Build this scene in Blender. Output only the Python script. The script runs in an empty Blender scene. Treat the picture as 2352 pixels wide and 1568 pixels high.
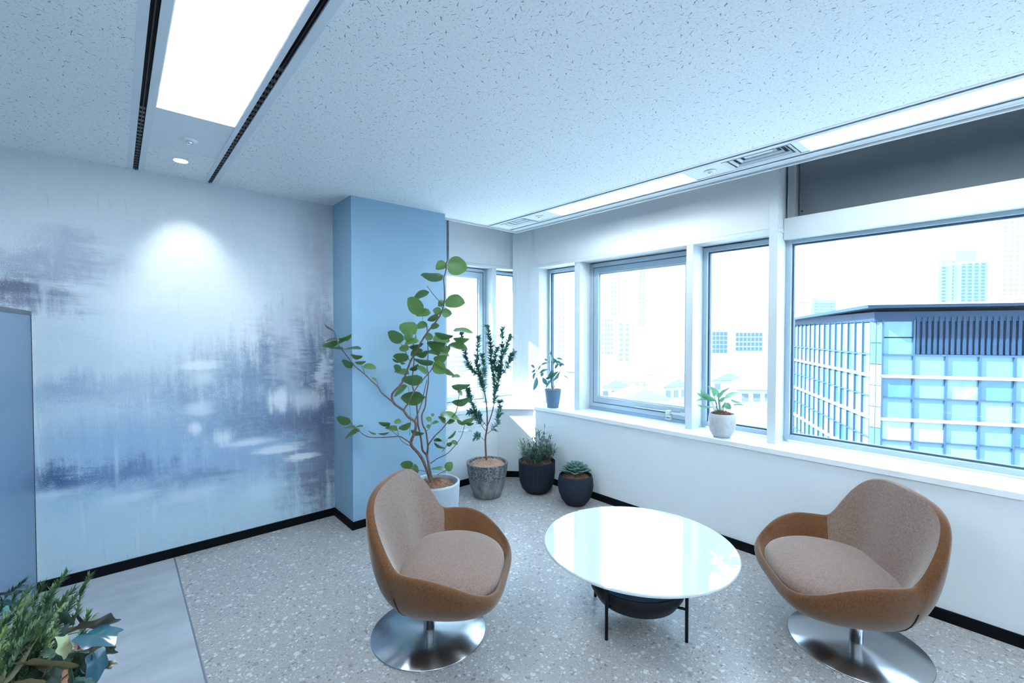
import bpy, bmesh, math, random
from mathutils import Vector, Matrix
R = random.Random(7)
PI = math.pi
SC = bpy.context.scene
COL = SC.collection

# ------------------------------------------------------------------ camera, sky, sun, exposure
F, CX, CY, CAMZ = 1040.0, 1176.0, 784.0, 1.55
PITCH = math.atan(22 / F)
YAW = math.atan(910 / F)
cam = bpy.data.cameras.new('camera')
cam.sensor_width = 36.0
cam.lens = F / 2352 * 36.0
cam.clip_start = 0.05
cam.clip_end = 3000
camo = bpy.data.objects.new('camera', cam)
COL.objects.link(camo)
camo.location = (0, 0, CAMZ)
camo.rotation_euler = (PI / 2 - PITCH, 0, -YAW)
SC.camera = camo

world = bpy.data.worlds.new('sky')
SC.world = world
world.use_nodes = True
bg = world.node_tree.nodes['Background']
bg.inputs['Color'].default_value = (0.585, 0.81, 1.0, 1)
bg.inputs['Strength'].default_value = 3.7

sun = bpy.data.lights.new('sun', 'SUN')
sun.energy = 24.0
sun.angle = math.radians(0.6)
sun.color = (1.0, 0.97, 0.92)
suno = bpy.data.objects.new('sun', sun)
COL.objects.link(suno)
suno.rotation_euler = Vector((1.3, -1.0, -1.36)).to_track_quat('-Z', 'Y').to_euler()

SC.view_settings.view_transform = 'Standard'
SC.view_settings.look = 'None'
SC.view_settings.exposure = 1.35
SC.view_settings.gamma = 1.0
SC.view_settings.use_curve_mapping = False

# ------------------------------------------------------------------ pixel helpers (2352 x 1568 frame)
FW = Vector((math.sin(YAW) * math.cos(PITCH), math.cos(YAW) * math.cos(PITCH), -math.sin(PITCH)))
RT = Vector((math.cos(YAW), -math.sin(YAW), 0))
UP = RT.cross(FW)
C0 = Vector((0, 0, CAMZ))
def ray(x, y): return FW + RT * ((x - CX) / F) - UP * ((y - CY) / F)
def pt(x, y, d): return C0 + ray(x, y) * d
def onz(x, y, z): r = ray(x, y); return C0 + r * ((z - CAMZ) / r.z)
def ony(x, y, Y): r = ray(x, y); return C0 + r * (Y / r.y)
def onx(x, y, X): r = ray(x, y); return C0 + r * (X / r.x)

# ------------------------------------------------------------------ material helpers
def srgb(r, g, b):
    f = lambda c: (c / 255 / 12.92) if c / 255 <= 0.04045 else ((c / 255 + 0.055) / 1.055) ** 2.4
    return (f(r), f(g), f(b), 1)
def newmat(name):
    m = bpy.data.materials.new(name); m.use_nodes = True
    nt = m.node_tree
    return m, nt, nt.nodes['Principled BSDF']
def sets(n, **kw):
    for k, v in kw.items():
        k = k.replace('_', ' ')
        if k in n.inputs: n.inputs[k].default_value = v
def M(name, col, rough=0.6, metal=0.0, spec=0.5, bump=None, noise=None, **kw):
    """plain material; noise=(scale, amount) mottles the colour, bump=(scale, strength)"""
    m, nt, b = newmat(name)
    sets(b, Base_Color=col, Roughness=rough, Metallic=metal)
    b.inputs['Specular IOR Level'].default_value = spec
    for k, v in kw.items(): sets(b, **{k: v})
    L = nt.links
    if noise or bump:
        tc = nt.nodes.new('ShaderNodeTexCoord')
    if noise:
        n = nt.nodes.new('ShaderNodeTexNoise'); sets(n, Scale=noise[0], Detail=5.0, Roughness=0.65)
        if len(noise) > 2:
            mp = nt.nodes.new('ShaderNodeMapping'); mp.inputs['Scale'].default_value = noise[2]
            L.new(tc.outputs['Object'], mp.inputs[0]); L.new(mp.outputs[0], n.inputs['Vector'])
        else: L.new(tc.outputs['Object'], n.inputs['Vector'])
        r = nt.nodes.new('ShaderNodeValToRGB')
        r.color_ramp.elements[0].position = 0.32; r.color_ramp.elements[1].position = 0.68
        a = noise[1]
        r.color_ramp.elements[0].color = tuple(c * (1 - a) for c in col[:3]) + (1,)
        r.color_ramp.elements[1].color = tuple(min(1, c * (1 + a)) for c in col[:3]) + (1,)
        L.new(n.outputs['Fac'], r.inputs[0]); L.new(r.outputs[0], b.inputs['Base Color'])
    if bump:
        n2 = nt.nodes.new('ShaderNodeTexNoise'); sets(n2, Scale=bump[0], Detail=4.0)
        L.new(tc.outputs['Object'], n2.inputs['Vector'])
        bp = nt.nodes.new('ShaderNodeBump'); bp.inputs['Strength'].default_value = bump[1]; bp.inputs['Distance'].default_value = 0.01
        L.new(n2.outputs['Fac'], bp.inputs['Height']); L.new(bp.outputs[0], b.inputs['Normal'])
    return m
class NG:
    """tiny expression builder for node trees"""
    def __init__(s, nt): s.nt = nt
    def put(s, sock, v):
        if hasattr(v, 'is_linked') or isinstance(v, bpy.types.NodeSocket): s.nt.links.new(v, sock)
        else: sock.default_value = v
    def m(s, op, a, b=0.0, c=0.0, clamp=False):
        n = s.nt.nodes.new('ShaderNodeMath'); n.operation = op; n.use_clamp = clamp
        for i, v in enumerate((a, b, c)): s.put(n.inputs[i], v)
        return n.outputs[0]
    def noise(s, vec, scale, detail=3.0, rough=0.5, color=False):
        n = s.nt.nodes.new('ShaderNodeTexNoise'); sets(n, Scale=scale, Detail=detail, Roughness=rough)
        s.nt.links.new(vec, n.inputs['Vector'])
        return n.outputs['Color' if color else 'Fac']
    def xyz(s, x, y, z):
        n = s.nt.nodes.new('ShaderNodeCombineXYZ')
        for i, v in enumerate((x, y, z)): s.put(n.inputs[i], v)
        return n.outputs[0]
    def sep(s, v):
        n = s.nt.nodes.new('ShaderNodeSeparateXYZ'); s.nt.links.new(v, n.inputs[0]); return n.outputs
    def vm(s, op, a, b):
        n = s.nt.nodes.new('ShaderNodeVectorMath'); n.operation = op
        for i, v in enumerate((a, b)): s.put(n.inputs[i], v)
        return n.outputs[0]
    def mix(s, fac, a, b):
        n = s.nt.nodes.new('ShaderNodeMix'); n.data_type = 'RGBA'
        s.put(n.inputs[0], fac); s.put(n.inputs[6], a); s.put(n.inputs[7], b)
        return n.outputs[2]
    def smooth(s, v, lo, hi):
        n = s.nt.nodes.new('ShaderNodeMapRange'); n.interpolation_type = 'SMOOTHSTEP'
        s.put(n.inputs['Value'], v); n.inputs['From Min'].default_value = lo; n.inputs['From Max'].default_value = hi
        return n.outputs[0]
    def ramp(s, v, stops, const=False):
        n = s.nt.nodes.new('ShaderNodeValToRGB'); cr = n.color_ramp
        if const: cr.interpolation = 'CONSTANT'
        while len(cr.elements) < len(stops): cr.elements.new(0.5)
        for e, (p, c) in zip(cr.elements, stops): e.position = p; e.color = c
        s.put(n.inputs[0], v); return n.outputs[0]
    def coord(s, kind='Object'):
        return s.nt.nodes.new('ShaderNodeTexCoord').outputs[kind]

# ------------------------------------------------------------------ mesh helpers
def bx(bm, x0, x1, y0, y1, z0, z1):
    v = [bm.verts.new((x, y, z)) for x in (x0, x1) for y in (y0, y1) for z in (z0, z1)]
    for f in ((0, 1, 3, 2), (4, 6, 7, 5), (0, 4, 5, 1), (2, 3, 7, 6), (0, 2, 6, 4), (1, 5, 7, 3)):
        bm.faces.new([v[i] for i in f])
    return bm
def prism(bm, pts, z0, z1):
    a = [bm.verts.new((p[0], p[1], z0)) for p in pts]; b = [bm.verts.new((p[0], p[1], z1)) for p in pts]
    n = len(pts)
    bm.faces.new(a[::-1]); bm.faces.new(b)
    for i in range(n): bm.faces.new((a[i], a[(i + 1) % n], b[(i + 1) % n], b[i]))
    return bm
def tube(bm, pts, rads, seg=8, caps=True):
    pts = [Vector(p) for p in pts]
    if not isinstance(rads, (list, tuple)): rads = [rads] * len(pts)
    rings = []; prev = None
    for i, p in enumerate(pts):
        t = (pts[min(i + 1, len(pts) - 1)] - pts[max(i - 1, 0)]).normalized()
        ref = prev if prev is not None else (Vector((1, 0, 0)) if abs(t.x) < 0.8 else Vector((0, 1, 0)))
        u = (ref - t * ref.dot(t)).normalized(); prev = u; w = t.cross(u)
        rings.append([bm.verts.new(p + (u * math.cos(2 * PI * k / seg) + w * math.sin(2 * PI * k / seg)) * rads[i]) for k in range(seg)])
    for a, b in zip(rings, rings[1:]):
        for k in range(seg): bm.faces.new((a[k], a[(k + 1) % seg], b[(k + 1) % seg], b[k]))
    if caps: bm.faces.new(rings[0][::-1]); bm.faces.new(rings[-1])
    return bm
def lathe(bm, prof, seg=48, c=(0, 0, 0)):
    rings = []
    for r, z in prof:
        if r < 1e-5: rings.append([bm.verts.new((c[0], c[1], c[2] + z))])
        else: rings.append([bm.verts.new((c[0] + r * math.cos(2 * PI * k / seg), c[1] + r * math.sin(2 * PI * k / seg), c[2] + z)) for k in range(seg)])
    for a, b in zip(rings, rings[1:]):
        for k in range(seg):
            k2 = (k + 1) % seg
            if len(a) == 1 and len(b) == 1: continue
            if len(a) == 1: bm.faces.new((a[0], b[k2], b[k]))
            elif len(b) == 1: bm.faces.new((a[k], a[k2], b[0]))
            else: bm.faces.new((a[k], a[k2], b[k2], b[k]))
    return bm
def BM(): return bmesh.new()
def box(*a): return bx(BM(), *a)
def tag(o, label=None, cat=None, group=None, kind=None):
    if label: o['label'] = label
    if cat: o['category'] = cat
    if group: o['group'] = group
    if kind: o['kind'] = kind
    return o
def obj(name, bm, mat, parent=None, local=False, smooth=False, bevel=0, subsurf=0, wn=False):
    """link the bmesh as one object; world coordinates unless local (then in the parent's frame)"""
    bmesh.ops.recalc_face_normals(bm, faces=bm.faces)
    me = bpy.data.meshes.new(name)
    xs = [v.co for v in bm.verts]
    c = Vector(((min(v.x for v in xs) + max(v.x for v in xs)) / 2, (min(v.y for v in xs) + max(v.y for v in xs)) / 2, min(v.z for v in xs)))
    bmesh.ops.translate(bm, verts=bm.verts, vec=-c)
    bm.to_mesh(me); bm.free()
    if smooth:
        for p in me.polygons: p.use_smooth = True
    for mm in (mat if isinstance(mat, (list, tuple)) else [mat]): me.materials.append(mm)
    o = bpy.data.objects.new(name, me); COL.objects.link(o)
    if parent is not None:
        o.parent = parent
        base = Vector((0, 0, 0))
        if not local:
            p = parent
            while p is not None: base += p.location; p = p.parent
        o.location = c - base
    else: o.location = c
    if bevel:
        bv = o.modifiers.new('bevel', 'BEVEL'); bv.width = bevel; bv.segments = 3; bv.limit_method = 'ANGLE'; bv.angle_limit = math.radians(40)
    if subsurf:
        ss = o.modifiers.new('subsurf', 'SUBSURF'); ss.levels = subsurf; ss.render_levels = subsurf
    return o
def empty(name, loc, rz=0, parent=None):
    o = bpy.data.objects.new(name, None); COL.objects.link(o); o.empty_display_size = 0.1
    o.location = loc; o.rotation_euler = (0, 0, rz); o.parent = parent
    return o
def struct(name, bm, mat, parent=None, label=None, **k):
    o = obj(name, bm, mat, parent, **k)
    if parent is None: o['kind'] = 'structure'
    if label: o['label'] = label
    return o
def inst(src, name, parent, mtx):
    """another object sharing the mesh of src, placed by a matrix in the parent's frame"""
    o = bpy.data.objects.new(name, src); COL.objects.link(o); o.parent = parent; o.matrix_basis = mtx
    return o

# ------------------------------------------------------------------ materials
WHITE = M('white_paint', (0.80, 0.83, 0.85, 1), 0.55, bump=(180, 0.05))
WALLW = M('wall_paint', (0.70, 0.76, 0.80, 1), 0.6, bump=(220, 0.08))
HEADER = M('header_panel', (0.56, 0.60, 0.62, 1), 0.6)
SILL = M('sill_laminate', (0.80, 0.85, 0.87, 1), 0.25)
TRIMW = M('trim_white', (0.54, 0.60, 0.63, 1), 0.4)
ALU = M('window_aluminium', (0.36, 0.46, 0.54, 1), 0.4, 0.2)
GASKET = M('gasket', (0.05, 0.09, 0.14, 1), 0.5)
BLACK = M('black_slot', (0.003, 0.004, 0.006, 1), 0.7, spec=0.15)
BASEB = M('baseboard_black', (0.0015, 0.003, 0.005, 1), 0.7, spec=0.12)
COLUMN = M('column_blue', (0.22, 0.37, 0.50, 1), 0.55, bump=(200, 0.06))
PIER = M('pier_paint', (0.52, 0.58, 0.61, 1), 0.6, noise=(40, 0.05, (1, 1, 0.05)))
BLINDG = M('blind_grey', (0.10, 0.12, 0.14, 1), 0.8, bump=(400, 0.1))
CHROME = M('chrome', (0.75, 0.78, 0.80, 1), 0.15, 1.0)
METALBLK = M('black_steel', (0.003, 0.005, 0.008, 1), 0.45, spec=0.25)
TRAYIN = M('tray_felt', (0.02, 0.055, 0.095, 1), 0.8, bump=(600, 0.2))
TABLETOP = M('white_glass', (0.50, 0.555, 0.59, 1), 0.02, spec=0.9)

def emit(name, col, s):
    m, nt, b = newmat(name); sets(b, Base_Color=(0.9, 0.9, 0.9, 1), Emission_Color=col, Emission_Strength=s); return m
TUBE = emit('tube_light', (0.90, 0.97, 1.0, 1), 26.0)
DOWNL = emit('downlight_lens', (1.0, 0.93, 0.80, 1), 14.0)

def glass_mat():
    m = bpy.data.materials.new('window_glass'); m.use_nodes = True; nt = m.node_tree; nt.nodes.clear()
    o = nt.nodes.new('ShaderNodeOutputMaterial'); t = nt.nodes.new('ShaderNodeBsdfTransparent'); g = nt.nodes.new('ShaderNodeBsdfGlossy')
    t.inputs[0].default_value = (0.93, 0.97, 1.0, 1); g.inputs['Roughness'].default_value = 0.0
    lw = nt.nodes.new('ShaderNodeLayerWeight'); lw.inputs['Blend'].default_value = 0.5; q = NG(nt)
    fr = q.m('ADD', 0.03, q.m('MULTIPLY', q.m('POWER', lw.outputs['Facing'], 5.0), 0.85))
    mx = nt.nodes.new('ShaderNodeMixShader')
    nt.links.new(fr, mx.inputs[0]); nt.links.new(t.outputs[0], mx.inputs[1]); nt.links.new(g.outputs[0], mx.inputs[2])
    nt.links.new(mx.outputs[0], o.inputs[0]); return m
GLASS = glass_mat()

def terrazzo():
    m, nt, b = newmat('terrazzo'); g = NG(nt); co = g.coord()
    warp = g.vm('ADD', co, g.vm('MULTIPLY', g.vm('SUBTRACT', g.noise(co, 38, 2, color=True), (0.5, 0.5, 0.5)), (0.022, 0.022, 0.022)))
    def chips(scale, thr0, thr1):
        v = nt.nodes.new('ShaderNodeTexVoronoi'); v.inputs['Scale'].default_value = scale
        nt.links.new(warp, v.inputs['Vector'])
        s = nt.nodes.new('ShaderNodeSeparateColor'); nt.links.new(v.outputs['Color'], s.inputs[0])
        rad = g.m('ADD', thr0, g.m('MULTIPLY', g.m('POWER', s.outputs[0], 2.5), thr1))
        return g.smooth(g.m('SUBTRACT', rad, v.outputs['Distance']), 0.0, 0.06), s.outputs
    base = g.ramp(g.noise(co, 300, 4, 0.7), [(0.3, (0.25, 0.255, 0.26, 1)), (0.7, (0.46, 0.46, 0.46, 1))])
    base = g.mix(g.m('MULTIPLY', g.noise(co, 3.0, 2), 0.35), base, (0.28, 0.28, 0.30, 1))
    f3, s3 = chips(140, 0.20, 0.42)
    c3 = g.ramp(s3[1], [(0.0, (0.15, 0.155, 0.165, 1)), (0.30, (0.33, 0.33, 0.33, 1)), (0.6, (0.55, 0.57, 0.57, 1))], True)
    base = g.mix(g.m('MULTIPLY', f3, 0.8), base, c3)
    f2, s2 = chips(62, 0.10, 0.50)
    c2 = g.ramp(s2[1], [(0.0, (0.16, 0.165, 0.175, 1)), (0.3, (0.46, 0.48, 0.48, 1)), (0.6, (0.60, 0.63, 0.64, 1))], True)
    base = g.mix(g.m('MULTIPLY', f2, 0.85), base, c2)
    f1, s1 = chips(30, -0.10, 0.58)
    c1 = g.ramp(s1[1], [(0.0, (0.22, 0.22, 0.24, 1)), (0.25, (0.56, 0.60, 0.61, 1))], True)
    base = g.mix(g.m('MULTIPLY', f1, 0.9), base, c1)
    nt.links.new(base, b.inputs['Base Color'])
    sets(b, Roughness=0.32); b.inputs['Specular IOR Level'].default_value = 0.45
    return m
TERRAZZO = terrazzo()
STONE = M('pale_stone_tile', (0.36, 0.40, 0.44, 1), 0.45, noise=(2.2, 0.16, (1.0, 3.0, 1)))

def ceiling_mat(name='rockwool_ceiling'):
    m, nt, b = newmat(name); g = NG(nt); co = g.coord()
    def fiss(scale, ln, wd, keep):
        v = nt.nodes.new('ShaderNodeTexVoronoi'); v.inputs['Scale'].default_value = scale; v.voronoi_dimensions = '2D'
        nt.links.new(co, v.inputs['Vector'])
        s = nt.nodes.new('ShaderNodeSeparateColor'); nt.links.new(v.outputs['Color'], s.inputs[0])
        d = g.vm('SUBTRACT', co, v.outputs['Position']); x, y, z = g.sep(d)
        wob = g.m('MULTIPLY', g.m('SUBTRACT', g.noise(co, 120, 1), 0.5), 0.010)
        a = g.m('MULTIPLY', s.outputs[0], 2.6)
        ca, sa = g.m('COSINE', a), g.m('SINE', a)
        u = g.m('ADD', g.m('MULTIPLY', x, ca), g.m('MULTIPLY', y, sa))
        w = g.m('ADD', g.m('SUBTRACT', g.m('MULTIPLY', y, ca), g.m('MULTIPLY', x, sa)), wob)
        L = g.m('MULTIPLY', g.m('ADD', s.outputs[1], 0.3), ln)
        e = g.m('ADD', g.m('POWER', g.m('DIVIDE', u, L), 2.0), g.m('POWER', g.m('DIVIDE', w, wd), 2.0))
        mk = g.m('SUBTRACT', 1.0, g.smooth(e, 0.4, 1.1))
        return g.m('MULTIPLY', mk, g.m('GREATER_THAN', s.outputs[2], 1 - keep))
    f = g.m('MAXIMUM', fiss(23, 0.012, 0.0017, 0.68), fiss(70, 0.0036, 0.0009, 0.65))
    base = g.ramp(g.noise(co, 90, 3), [(0.3, (0.66, 0.72, 0.76, 1)), (0.7, (0.74, 0.80, 0.83, 1))])
    nt.links.new(g.mix(g.m('MULTIPLY', f, 0.80), base, (0.06, 0.10, 0.16, 1)), b.inputs['Base Color'])
    bp = nt.nodes.new('ShaderNodeBump'); bp.inputs['Strength'].default_value = 0.35; bp.inputs['Distance'].default_value = 0.002; bp.invert = True
    nt.links.new(f, bp.inputs['Height']); nt.links.new(bp.outputs[0], b.inputs['Normal'])
    sets(b, Roughness=0.9); return m
CEIL = ceiling_mat()

YM = 3.86       # mural wall plane
def mural_mat():
    m, nt, b = newmat('abstract_mural'); g = NG(nt); co = g.coord('Object')
    x, _, z = g.sep(co)          # origin set at world (0, YM, 0)
    wv = g.xyz(g.m('ADD', g.m('MULTIPLY', x, 17.0), g.m('MULTIPLY', z, 0.6)), 0.0, g.m('MULTIPLY', z, 1.6))
    wh = g.xyz(g.m('MULTIPLY', x, 1.8), 3.0, g.m('ADD', g.m('MULTIPLY', z, 20.0), g.m('MULTIPLY', x, 1.5)))
    nv = g.noise(wv, 1.0, 6, 0.65); nh = g.noise(wh, 1.0, 6, 0.65); nb = g.noise(co, 3.2, 6, 0.6)
    canvas = g.noise(g.xyz(g.m('MULTIPLY', x, 150.0), 0.0, g.m('MULTIPLY', z, 150.0)), 1.0, 2, 0.5)
    nf = g.noise(co, 22, 4, 0.65)
    # warped coordinates give brushy edges
    wx = g.m('ADD', x, g.m('ADD', g.m('MULTIPLY', g.m('SUBTRACT', nb, 0.5), 0.35), g.m('MULTIPLY', g.m('SUBTRACT', nh, 0.5), 0.45)))
    wz = g.m('ADD', z, g.m('ADD', g.m('MULTIPLY', g.m('SUBTRACT', nb, 0.5), 0.30), g.m('MULTIPLY', g.m('SUBTRACT', nv, 0.5), 0.16)))
    zn = g.m('DIVIDE', wz, 2.6)
    c = g.ramp(zn, [(0.0, srgb(168, 200, 218)), (0.15, srgb(158, 194, 216)), (0.23, srgb(132, 172, 204)), (0.34, srgb(140, 174, 202)),
                    (0.44, srgb(170, 194, 212)), (0.58, srgb(190, 206, 218)), (0.74, srgb(184, 200, 214)), (1.0, srgb(182, 198, 208))])
    P = lambda px, py: ony(px, py, YM)
    def blob(c, px, py, rx, rz, col, amt=1.0, soft=0.75, streak='v', warp=True):
        o = P(px, py); k = (P(px + 10, py) - o).x / 10; kz = abs((P(px, py + 10) - o).z) / 10
        ux = g.m('DIVIDE', g.m('SUBTRACT', wx if warp else x, o.x), rx * k)
        uz = g.m('DIVIDE', g.m('SUBTRACT', wz if warp else z, o.z), rz * kz)
        d = g.m('SQRT', g.m('ADD', g.m('POWER', ux, 2.0), g.m('POWER', uz, 2.0)))
        n = nv if streak == 'v' else nh
        d = g.m('ADD', d, g.m('MULTIPLY', g.m('SUBTRACT', n, 0.5), 2.2 if warp else 2.8))
        d = g.m('ADD', d, g.m('MULTIPLY', g.m('SUBTRACT', nf, 0.5), 1.2))
        d = g.m('ADD', d, g.m('MULTIPLY', g.m('SUBTRACT', canvas, 0.5), 1.1))
        mk = g.m('SUBTRACT', 1.0, g.smooth(d, max(0.0, 1.0 - soft * 1.3), 1.0 + soft))
        return g.mix(g.m('MULTIPLY', mk, amt if warp else amt * 0.8), c, srgb(*col))
    for a in (
        (40, 665, 150, 42, (58, 70, 104), 0.9, 0.7, 'h'), (150, 610, 120, 26, (104, 122, 156), 0.75, 0.8, 'h'), (120, 690, 90, 25, (82, 98, 134), 0.7, 0.8, 'h'),
        (150, 560, 70, 34, (128, 146, 174), 0.6, 0.9, 'h'), (40, 600, 70, 25, (140, 158, 182), 0.6, 0.8, 'h'),
        (560, 700, 140, 95, (210, 224, 232), 0.7, 0.9, 'v'), (300, 750, 170, 90, (186, 206, 222), 0.6, 0.9, 'v'), (420, 640, 160, 60, (202, 214, 226), 0.6, 0.9, 'h'),
        (250, 890, 190, 26, (128, 156, 188), 0.6, 0.8, 'v'), (120, 905, 90, 26, (118, 148, 182), 0.6, 0.8, 'h'),
        (600, 860, 130, 62, (92, 122, 158), 0.8, 0.8, 'v'), (690, 820, 80, 110, (96, 118, 152), 0.8, 0.8, 'v'), (745, 960, 40, 190, (46, 62, 96), 0.9, 0.7, 'v'),
        (690, 960, 110, 40, (66, 88, 126), 0.85, 0.7, 'h'), (560, 950, 120, 36, (92, 124, 162), 0.7, 0.8, 'h'), (720, 1060, 70, 80, (100, 112, 140), 0.8, 0.8, 'v'),
        (320, 1030, 170, 55, (112, 152, 192), 0.7, 0.9, 'v'), (520, 1070, 180, 50, (116, 152, 192), 0.7, 0.9, 'v'),
        (130, 1098, 90, 26, (26, 70, 122), 0.95, 0.7, 'h'), (280, 1085, 110, 26, (58, 104, 154), 0.8, 0.8, 'v'), (440, 1105, 90, 16, (92, 128, 168), 0.7, 0.8, 'h'),
        (420, 910, 80, 24, (104, 138, 176), 0.6, 0.8, 'v'), (735, 600, 30, 140, (168, 178, 194), 0.7, 0.9, 'v'), (700, 560, 40, 60, (176, 188, 202), 0.5, 0.9, 'v'),
        (660, 760, 24, 120, (196, 210, 222), 0.6, 0.8, 'v'), (740, 850, 18, 34, (188, 202, 216), 0.9, 0.5, 'v')):
        c = blob(c, *a)
    for a in (
        (640, 920, 22, 24, (214, 224, 232), 0.95, 0.5, 'v'), (705, 918, 40, 22, (196, 208, 220), 0.85, 0.6, 'v'), (462, 838, 40, 10, (216, 226, 234), 0.85, 0.6, 'h'),
        (466, 868, 26, 16, (206, 220, 230), 0.7, 0.7, 'v'), (458, 938, 30, 18, (200, 216, 230), 0.8, 0.6, 'h'), (448, 984, 18, 14, (214, 226, 234), 0.85, 0.6, 'v'),
        (516, 1004, 20, 16, (206, 222, 232), 0.9, 0.6, 'v'), (572, 1016, 52, 8, (206, 220, 230), 0.85, 0.6, 'h'), (645, 1030, 50, 10, (214, 226, 232), 0.9, 0.5, 'h'),
        (690, 1048, 34, 8, (228, 234, 236), 0.95, 0.4, 'h'), (310, 1140, 60, 10, (196, 216, 230), 0.7, 0.8, 'h'), (430, 1135, 70, 14, (196, 216, 230), 0.6, 0.8, 'h'),
        (130, 1135, 70, 9, (190, 212, 228), 0.8, 0.7, 'h'), (110, 655, 20, 14, (170, 184, 202), 0.8, 0.7, 'v'), (268, 1065, 5, 44, (168, 198, 220), 0.7, 0.8, 'v'),
        (600, 1130, 40, 18, (176, 204, 224), 0.7, 0.8, 'v'), (270, 690, 60, 20, (206, 216, 226), 0.6, 0.8, 'h'), (120, 745, 40, 50, (180, 200, 218), 0.6, 0.9, 'v')):
        c = blob(c, *a, warp=False)
    # fine dry-brush strokes over everything
    c = g.mix(g.m('MULTIPLY', g.smooth(nv, 0.56, 0.74), 0.30), c, srgb(206, 220, 230))
    c = g.mix(g.m('MULTIPLY', g.smooth(g.noise(wv, 2.3, 5, 0.7), 0.58, 0.76), 0.30), c, srgb(96, 124, 160))
    c = g.mix(g.m('MULTIPLY', g.smooth(g.noise(wh, 1.7, 5, 0.7), 0.60, 0.78), 0.28), c, srgb(104, 132, 168))
    c = g.mix(g.m('MULTIPLY', g.smooth(canvas, 0.55, 0.75), 0.22), c, srgb(214, 224, 230))
    c = g.mix(g.m('MULTIPLY', g.smooth(canvas, 0.45, 0.25), 0.16), c, srgb(84, 112, 146))
    hs = nt.nodes.new('ShaderNodeHueSaturation'); hs.inputs['Saturation'].default_value = 0.82; hs.inputs['Value'].default_value = 0.97
    nt.links.new(c, hs.inputs['Color']); c = hs.outputs[0]
    nt.links.new(c, b.inputs['Base Color'])
    w1 = nt.nodes.new('ShaderNodeTexWave'); sets(w1, Scale=70.0, Distortion=1.5); w1.bands_direction = 'DIAGONAL'
    nt.links.new(co, w1.inputs['Vector'])
    bp = nt.nodes.new('ShaderNodeBump'); bp.inputs['Strength'].default_value = 0.25; bp.inputs['Distance'].default_value = 0.003
    nt.links.new(w1.outputs['Fac'], bp.inputs['Height']); nt.links.new(bp.outputs[0], b.inputs['Normal'])
    sets(b, Roughness=0.75); b.inputs['Specular IOR Level'].default_value = 0.25
    return m
MURAL = mural_mat()

def fabric(name, dark, light):
    m, nt, b = newmat(name); g = NG(nt); co = g.coord()
    n1 = g.noise(g.vm('MULTIPLY', co, (1.0, 1.0, 0.25)), 420, 4, 0.75); n2 = g.noise(co, 110, 4, 0.7)
    f = g.m('ADD', g.m('MULTIPLY', n1, 0.72), g.m('MULTIPLY', n2, 0.28))
    nt.links.new(g.ramp(f, [(0.36, dark), (0.64, light)]), b.inputs['Base Color'])
    bp = nt.nodes.new('ShaderNodeBump'); bp.inputs['Strength'].default_value = 0.35; bp.inputs['Distance'].default_value = 0.003
    nt.links.new(n1, bp.inputs['Height']); nt.links.new(bp.outputs[0], b.inputs['Normal'])
    sets(b, Roughness=0.95, Sheen_Weight=0.35, Sheen_Roughness=0.4); b.inputs['Specular IOR Level'].default_value = 0.15
    return m
FAB_OUT = fabric('brown_wool', (0.062, 0.026, 0.011, 1), (0.155, 0.070, 0.031, 1))
FAB_IN = fabric('taupe_wool', (0.085, 0.055, 0.044, 1), (0.275, 0.190, 0.153, 1))

def brushed(name):
    m, nt, b = newmat(name); sets(b, Base_Color=(0.48, 0.50, 0.53, 1), Metallic=1.0, Roughness=0.24, Anisotropic=0.9, Anisotropic_Rotation=0.25)
    t = nt.nodes.new('ShaderNodeTangent'); t.direction_type = 'RADIAL'; t.axis = 'Z'
    nt.links.new(t.outputs[0], b.inputs['Tangent']); return m
STEEL = brushed('brushed_steel')

def leafmat(name, c1, c2, rough=0.45, trans=0.0):
    m, nt, b = newmat(name); g = NG(nt)
    oi = nt.nodes.new('ShaderNodeObjectInfo'); co = g.coord('Object')
    f = g.m('ADD', g.m('MULTIPLY', oi.outputs['Random'], 0.7), g.m('MULTIPLY', g.noise(co, 9, 2), 0.4), clamp=True)
    col = g.mix(f, c1, c2)
    nt.links.new(col, b.inputs['Base Color']); sets(b, Roughness=rough)
    if trans:
        t = nt.nodes.new('ShaderNodeBsdfTranslucent'); nt.links.new(col, t.inputs['Color'])
        mx = nt.nodes.new('ShaderNodeMixShader'); mx.inputs[0].default_value = trans
        out = [n for n in nt.nodes if n.type == 'OUTPUT_MATERIAL'][0]
        nt.links.new(b.outputs[0], mx.inputs[1]); nt.links.new(t.outputs[0], mx.inputs[2]); nt.links.new(mx.outputs[0], out.inputs[0])
    return m

# ================================================================== STRUCTURE
ZC = 2.605
XL, YB = -4.6, -5.2                     # far ends of the room behind and beside the camera
XWIN, YWL = 3.33, 3.737                 # low walls under the windows
XM_, YMU = 3.49, 3.89                   # front planes of mullions and headers
XG, YG = 3.67, 4.05                     # window frame planes
ZS = 0.762                              # sill top
XCE, YCE = 3.20, 3.585                  # ceiling edges in front of the window pockets
CHA, CHB = (3.06, 3.737), (3.33, 3.467)

struct('floor', prism(BM(), [(0.285, YB), (3.72, YB), (3.72, 4.1), (0.285, 4.1)], -0.05, 0.0), TERRAZZO, label='grey terrazzo floor with pale stone chips')
fl = empty('floor', (-2.2, 0, -0.05)); fl['kind'] = 'structure'; fl['label'] = 'pale grey stone tile floor beside the terrazzo'
for k in range(4):
    for j in range(8):
        x1 = 0.277 - k * 1.2; y1 = 3.855 - j * 1.8
        if y1 < YB + 0.3: continue
        obj('floor_tile', box(x1 - 1.196, x1, max(YB, y1 - 1.796), y1, -0.05, 0.0), STONE, fl, bevel=0.001)
struct('trim_1', box(0.277, 0.285, YB, YM, -0.04, 0.0008), M('joint_strip', (0.22, 0.26, 0.30, 1), 0.4, 0.5), label='thin metal strip between stone tiles and terrazzo')

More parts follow.
